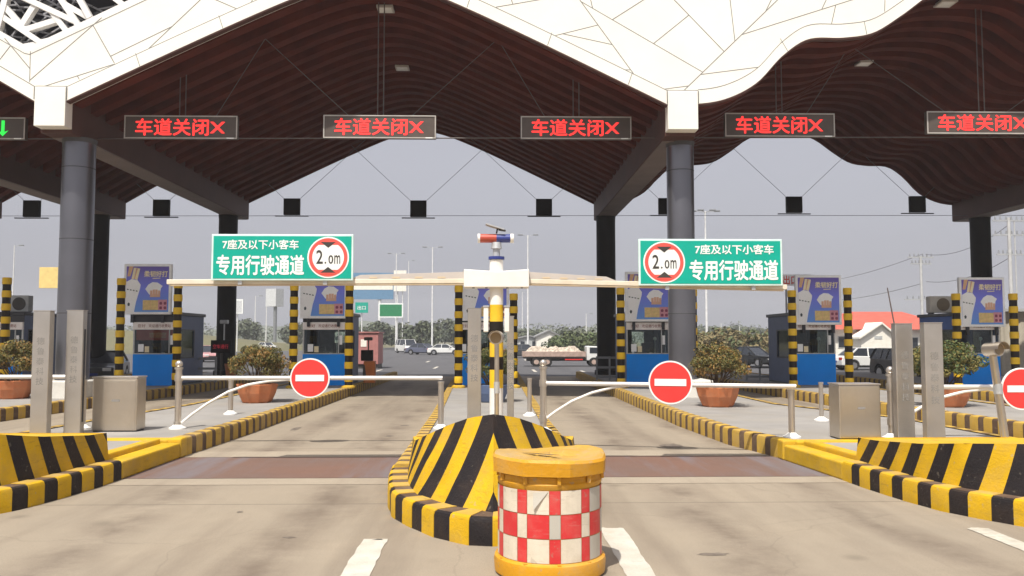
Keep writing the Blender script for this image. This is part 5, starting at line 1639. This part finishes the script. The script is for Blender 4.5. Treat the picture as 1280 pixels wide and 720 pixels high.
# dark price display
t = thing('price_display', 'small dark display with faint red writing beside the brown bush', 'display', (P(276, 450, 36).x, 36, IZ))
m = MB(); m.cyl((0, .06, 0), (0, .06, 1.2), .05, n=12); m.build('pole', 'sign_black', t)
m = MB(); m.box(-.42, .42, -.06, .06, 1.12, 1.66); m.build('case', 'black_box', t, bevel=.015)
L = MB(); letter(L, '空车通行', -.32, .32, 1.30, 1.48, -.064, 0, .0); L.build('red_writing', 'led_dark_red', t, fix=False)
m = MB(); m.cyl((.1, .06, 1.66), (.1, .06, 2.35), .03, n=8); m.build('camera_pole', 'galv', t)
m = MB(); m.box(-.05, .28, -.1, .12, 2.35, 2.52); m.build('camera', 'galv', t, bevel=.03)
t = thing('small_planter', 'small orange planter on a pale foot beside the dark rear column', 'planter', (P(289, 450, 37.5).x, 37.5, IZ))
m = MB(); m.lathe([(.2, .08), (.28, .62), (.25, .62), (.22, .5), (.001, .5)], n=16); m.build('pot', 'terracotta', t, smooth=30)
m = MB(); m.cyl((0, 0, 0), (0, 0, .08), .18, n=12); m.build('foot', 'pale_foot', t)


# ------------------------------------------------------------------ masts, poles, signs far off
def mast(label, px, Y, py_top, heads, r=.13, arm=1.3):
    p = at(px, Y, -.03); h = P(px, py_top, Y).z + .03
    t = thing('light_mast', label, 'street light', p, 0, 'tall light masts around the plaza')
    m = MB(); m.cyl((0, 0, 0), (0, 0, h), r, r * .55, n=12); m.build('mast', 'pole_white', t, smooth=40)
    for i in range(heads):
        a = pi * i / max(1, heads - 1) if heads > 1 else 0
        x = cos(a) * arm; y = -.2 if heads <= 2 else -sin(a) * arm * .6
        k = MB(); k.bar((0, 0, h - .15), (x, y, h + .05), .07, .07); q_ = k.build('arm', 'galv', t)
        l = MB(); l.box(x - .38, x + .38, y - .2, y + .2, h - .06, h + .12); l.build('lamp_head', 'rail_grey', t, bevel=.03)


mast('double armed light mast in the open sky between barrier arm and green road sign', 540, 140, 309, 2, .16)
mast('double armed light mast rising behind the white house and barrier hub', 660, 120, 294, 2, .15, 1.1)
mast('tallest light mast with a cluster of lamps behind the second green sign', 884, 105, 264, 4, .17, 1.5)
mast('slender light mast above the white van', 494.5, 160, 317, 2, .14)
mast('faint light mast beside the slender one, farther away', 510, 230, 326, 1, .16)
mast('light mast near the picture edge above the dark booth', 13, 150, 307, 1, .13)
mast('pale light mast far off over the ramp road', 318, 200, 370, 1, .15)
mast('faint light mast right of the round billboard', 332, 240, 372, 1, .16)
mast('thin far light mast above the green slope by the dark column', 733, 220, 392, 1, .15)
mast('far thin light mast over the dry shrubs', 902, 260, 404, 1, .17)
mast('far thin light mast over the dry shrubs, just right of its twin', 912, 280, 407, 1, .17)
mast('far thin light mast beside the dark blue booth side', 925, 300, 408, 1, .17)
mast('faint light mast behind the narrow middle pillar', 653, 230, 365, 1, .15)


def power_pole(label, px, Y, py_top, arms, w=.22, twin=False):
    p = at(px, Y, -.03); h = P(px, py_top, Y).z + .03
    t = thing('power_pole', label, 'power pole', p, 0, 'concrete power poles')
    m = MB(); m.cyl((0, 0, 0), (0, 0, h), w, w * .75, n=12)
    if twin: m.cyl((.55, 0, 0), (.55, 0, h * .98), w * .35, w * .3, n=10)
    m.build('pole', 'power_grey', t, smooth=40)
    for (dz, ww) in arms:
        z = h - dz; a = MB(); a.box(-ww, ww, -.08, .08, z - .07, z + .07); ar = a.build('cross_arm', 'galv', t)
        for q in range(6):
            x = -ww + 2 * ww * (q + .5) / 6; s = MB(); s.cyl((x, 0, z + .07), (x, 0, z + .42), .10, .05, n=8); s.build('insulator', 'rail_grey', ar)
    return p, h


pa, ha = power_pole('concrete power pole with cross arms above the red roof', 1154.5, 95, 320, ((.15, 1.5), (.9, 1.2), (5.0, 2.0)), .17)
pb, hb_ = power_pole('tall twin power pole with many insulators at the picture edge', 1267, 80, 272, ((.3, 1.6), (1.7, 1.6), (3.6, 1.3)), .2, True)
for nm, (x0, y0, Ya), (x1, y1, Yb), sag, lb in (('upper', (1152, 318, 95), (990, 352, 180), 1.2, 'power line sagging away from the pole above the red roof'), ('a', (1157, 318, 95), (1262, 280, 80), 1.0, 'power line between the two power poles, upper'),
                                          ('b', (1158, 352, 95), (1262, 322, 80), .8, 'power line between the two power poles, lower'), ('c', (1150, 355, 95), (1000, 372, 200), 1.2, 'lower power line running off behind the dark blue booth poster')):
    A = P(x0, y0, Ya); B = P(x1, y1, Yb); pts = [A.lerp(B, i / 16) - Vector((0, 0, sag * 4 * (i / 16) * (1 - i / 16))) for i in range(17)]
    m = MB(); m.tube(pts, .03, 5); tag(m.build('power_line', 'wire'), lb, 'power line', 'power lines')


def board(name, label, cat, px0, px1, py0, py1, Y, face, posts, border=None, text=None, ground=-.03):
    a = P(px0, py1, Y); b = P(px1, py0, Y); W = b.x - a.x; H = b.z - a.z
    t = thing(name, label, cat, (a.x, Y, ground))
    z = a.z - ground
    m = MB(); m.box(0, W, 0, .3, z, z + H); m.build('panel', border or face, t)
    if border:
        m = MB(); e = H * .09; m.box(e, W - e, -.02, 0, z + e, z + H - e); m.build('face', face, t)
    for q in posts:
        m = MB(); m.cyl((W * q, .45, 0), (W * q, .45, z + H * .9), max(.1, W * .022), n=10); m.build('post', 'pole_white', t, smooth=40)
    if text:
        L = MB(); letter(L, text, W * .18, W * .82, z + H * .3, z + H * .68, -.03, 0, .01); L.build('lettering', 'sign_white', t, fix=False)
    return t, W, H, z


board('yellow_billboard', 'yellow board showing beside the thick grey column', 'billboard', 48.5, 80, 334, 360, 60, 'bill_yellow', (.85,))
t, W, H, z = board('service_billboard', 'wide blue and white billboard on a single post behind the arm', 'billboard', 405, 492, 341, 374, 170, 'bill_blue', (.80,))
m = MB(); m.box(W * .1, W * .99, -.03, 0, z + H * .36, z + H * .62); m.build('white_band', 'house_white', t)
L = MB(); letter(L, '高速公路服务区', W * .47, W * .82, z + H * .70, z + H * .86, -.03, 0, .01); L.build('lettering', 'sign_white', t, fix=False)
board('white_billboard_box', 'small white billboard box on the end of the blue billboard', 'billboard', 492, 508, 338, 364, 168, 'house_white', (.3, .7))
board('road_sign', 'dark green road sign in a white frame on two white posts', 'road sign', 473, 504, 379, 397, 150, 'road_sign_green', (.74, .97), 'sign_white')
board('road_sign', 'small teal road sign between the striped pole and the framed green sign', 'road sign', 444, 460, 378, 391, 150, 'road_sign_teal', (.5,), None, '出口')
board('framed_sign', 'small pale sign in a white frame beside the dark rear column', 'road sign', 288, 304, 374, 392, 140, 'bill_pale', (.5,), 'sign_white')
# round-topped billboard on a pillar
t = thing('drum_billboard', 'pale three sided billboard on a single pillar over the ramp road', 'billboard', at(342, 210, -.03))
z0 = P(342, 383, 210).z; z1 = P(342, 361, 210).z
m = MB(); m.prismz([(-2.1, -.4), (.6, -1.2), (2.0, 1.0), (-.6, 1.4)], z0, z1); m.build('panel', 'bill_pale', t)
m = MB(); m.cyl((.2, 0, 0), (.2, 0, z0), .45, n=12); m.build('pillar', 'rail_grey', t, smooth=40)

# ------------------------------------------------------------------ haze
hz_ = MB(); hz_.box(-590, 590, -45, 890, -1.2, 42)
hm = bpy.data.materials.new('haze'); hm.use_nodes = True
nt = hm.node_tree; nt.nodes.remove(nt.nodes['Principled BSDF'])
pv = nt.nodes.new('ShaderNodeVolumePrincipled'); pv.inputs['Color'].default_value = (.80, .82, .88, 1); pv.inputs['Density'].default_value = .0006; pv.inputs['Anisotropy'].default_value = 0
nt.links.new(pv.outputs[0], nt.nodes['Material Output'].inputs['Volume'])
M['haze'] = hm
o = hz_.build('haze', 'haze'); o['kind'] = 'stuff'; o['label'] = 'pale grey haze hanging over the whole plaza'; o['category'] = 'haze'

# ------------------------------------------------------------------ light
SUN_EL = radians(61); AZ = radians(22)     # sun behind the viewer, a little to the left
sd = bpy.data.lights.new('sun', 'SUN'); sd.energy = 4.1; sd.angle = radians(.6); sd.color = (1, .95, .86)
so = bpy.data.objects.new('sun', sd); COL.objects.link(so)
travel = Vector((sin(AZ) * cos(SUN_EL), cos(AZ) * cos(SUN_EL), -sin(SUN_EL)))
so.rotation_euler = travel.to_track_quat('-Z', 'Y').to_euler()
so.location = (-20, -30, 60)
w = bpy.data.worlds.new('World'); sc.world = w; w.use_nodes = True
nt = w.node_tree; N = nt.nodes; L_ = nt.links
sky = N.new('ShaderNodeTexSky'); sky.sky_type = 'NISHITA'; sky.sun_disc = False
sky.sun_elevation = SUN_EL; sky.sun_rotation = math.atan2(-travel.x, -travel.y)
sky.dust_density = 6; sky.air_density = 1.2; sky.ozone_density = .6
hs = N.new('ShaderNodeHueSaturation'); hs.inputs['Saturation'].default_value = .22; L_.new(sky.outputs[0], hs.inputs['Color'])
mx = N.new('ShaderNodeMix'); mx.data_type = 'RGBA'; mx.inputs[0].default_value = .55; L_.new(hs.outputs[0], mx.inputs[6]); mx.inputs[7].default_value = (3.12, 3.12, 3.72, 1)
bg = N['Background']; bg.inputs['Strength'].default_value = .12; L_.new(mx.outputs[2], bg.inputs['Color'])

sc.view_settings.view_transform = 'Standard'; sc.view_settings.look = 'None'; sc.view_settings.gamma = 1; sc.view_settings.exposure = .43
sc.view_settings.use_curve_mapping = False
sc.render.engine = 'CYCLES'
cy = sc.cycles
cy.max_bounces = 6; cy.diffuse_bounces = 4; cy.glossy_bounces = 3; cy.transparent_max_bounces = 8; cy.volume_bounces = 1
cy.use_denoising = True
cy.sample_clamp_indirect = 6
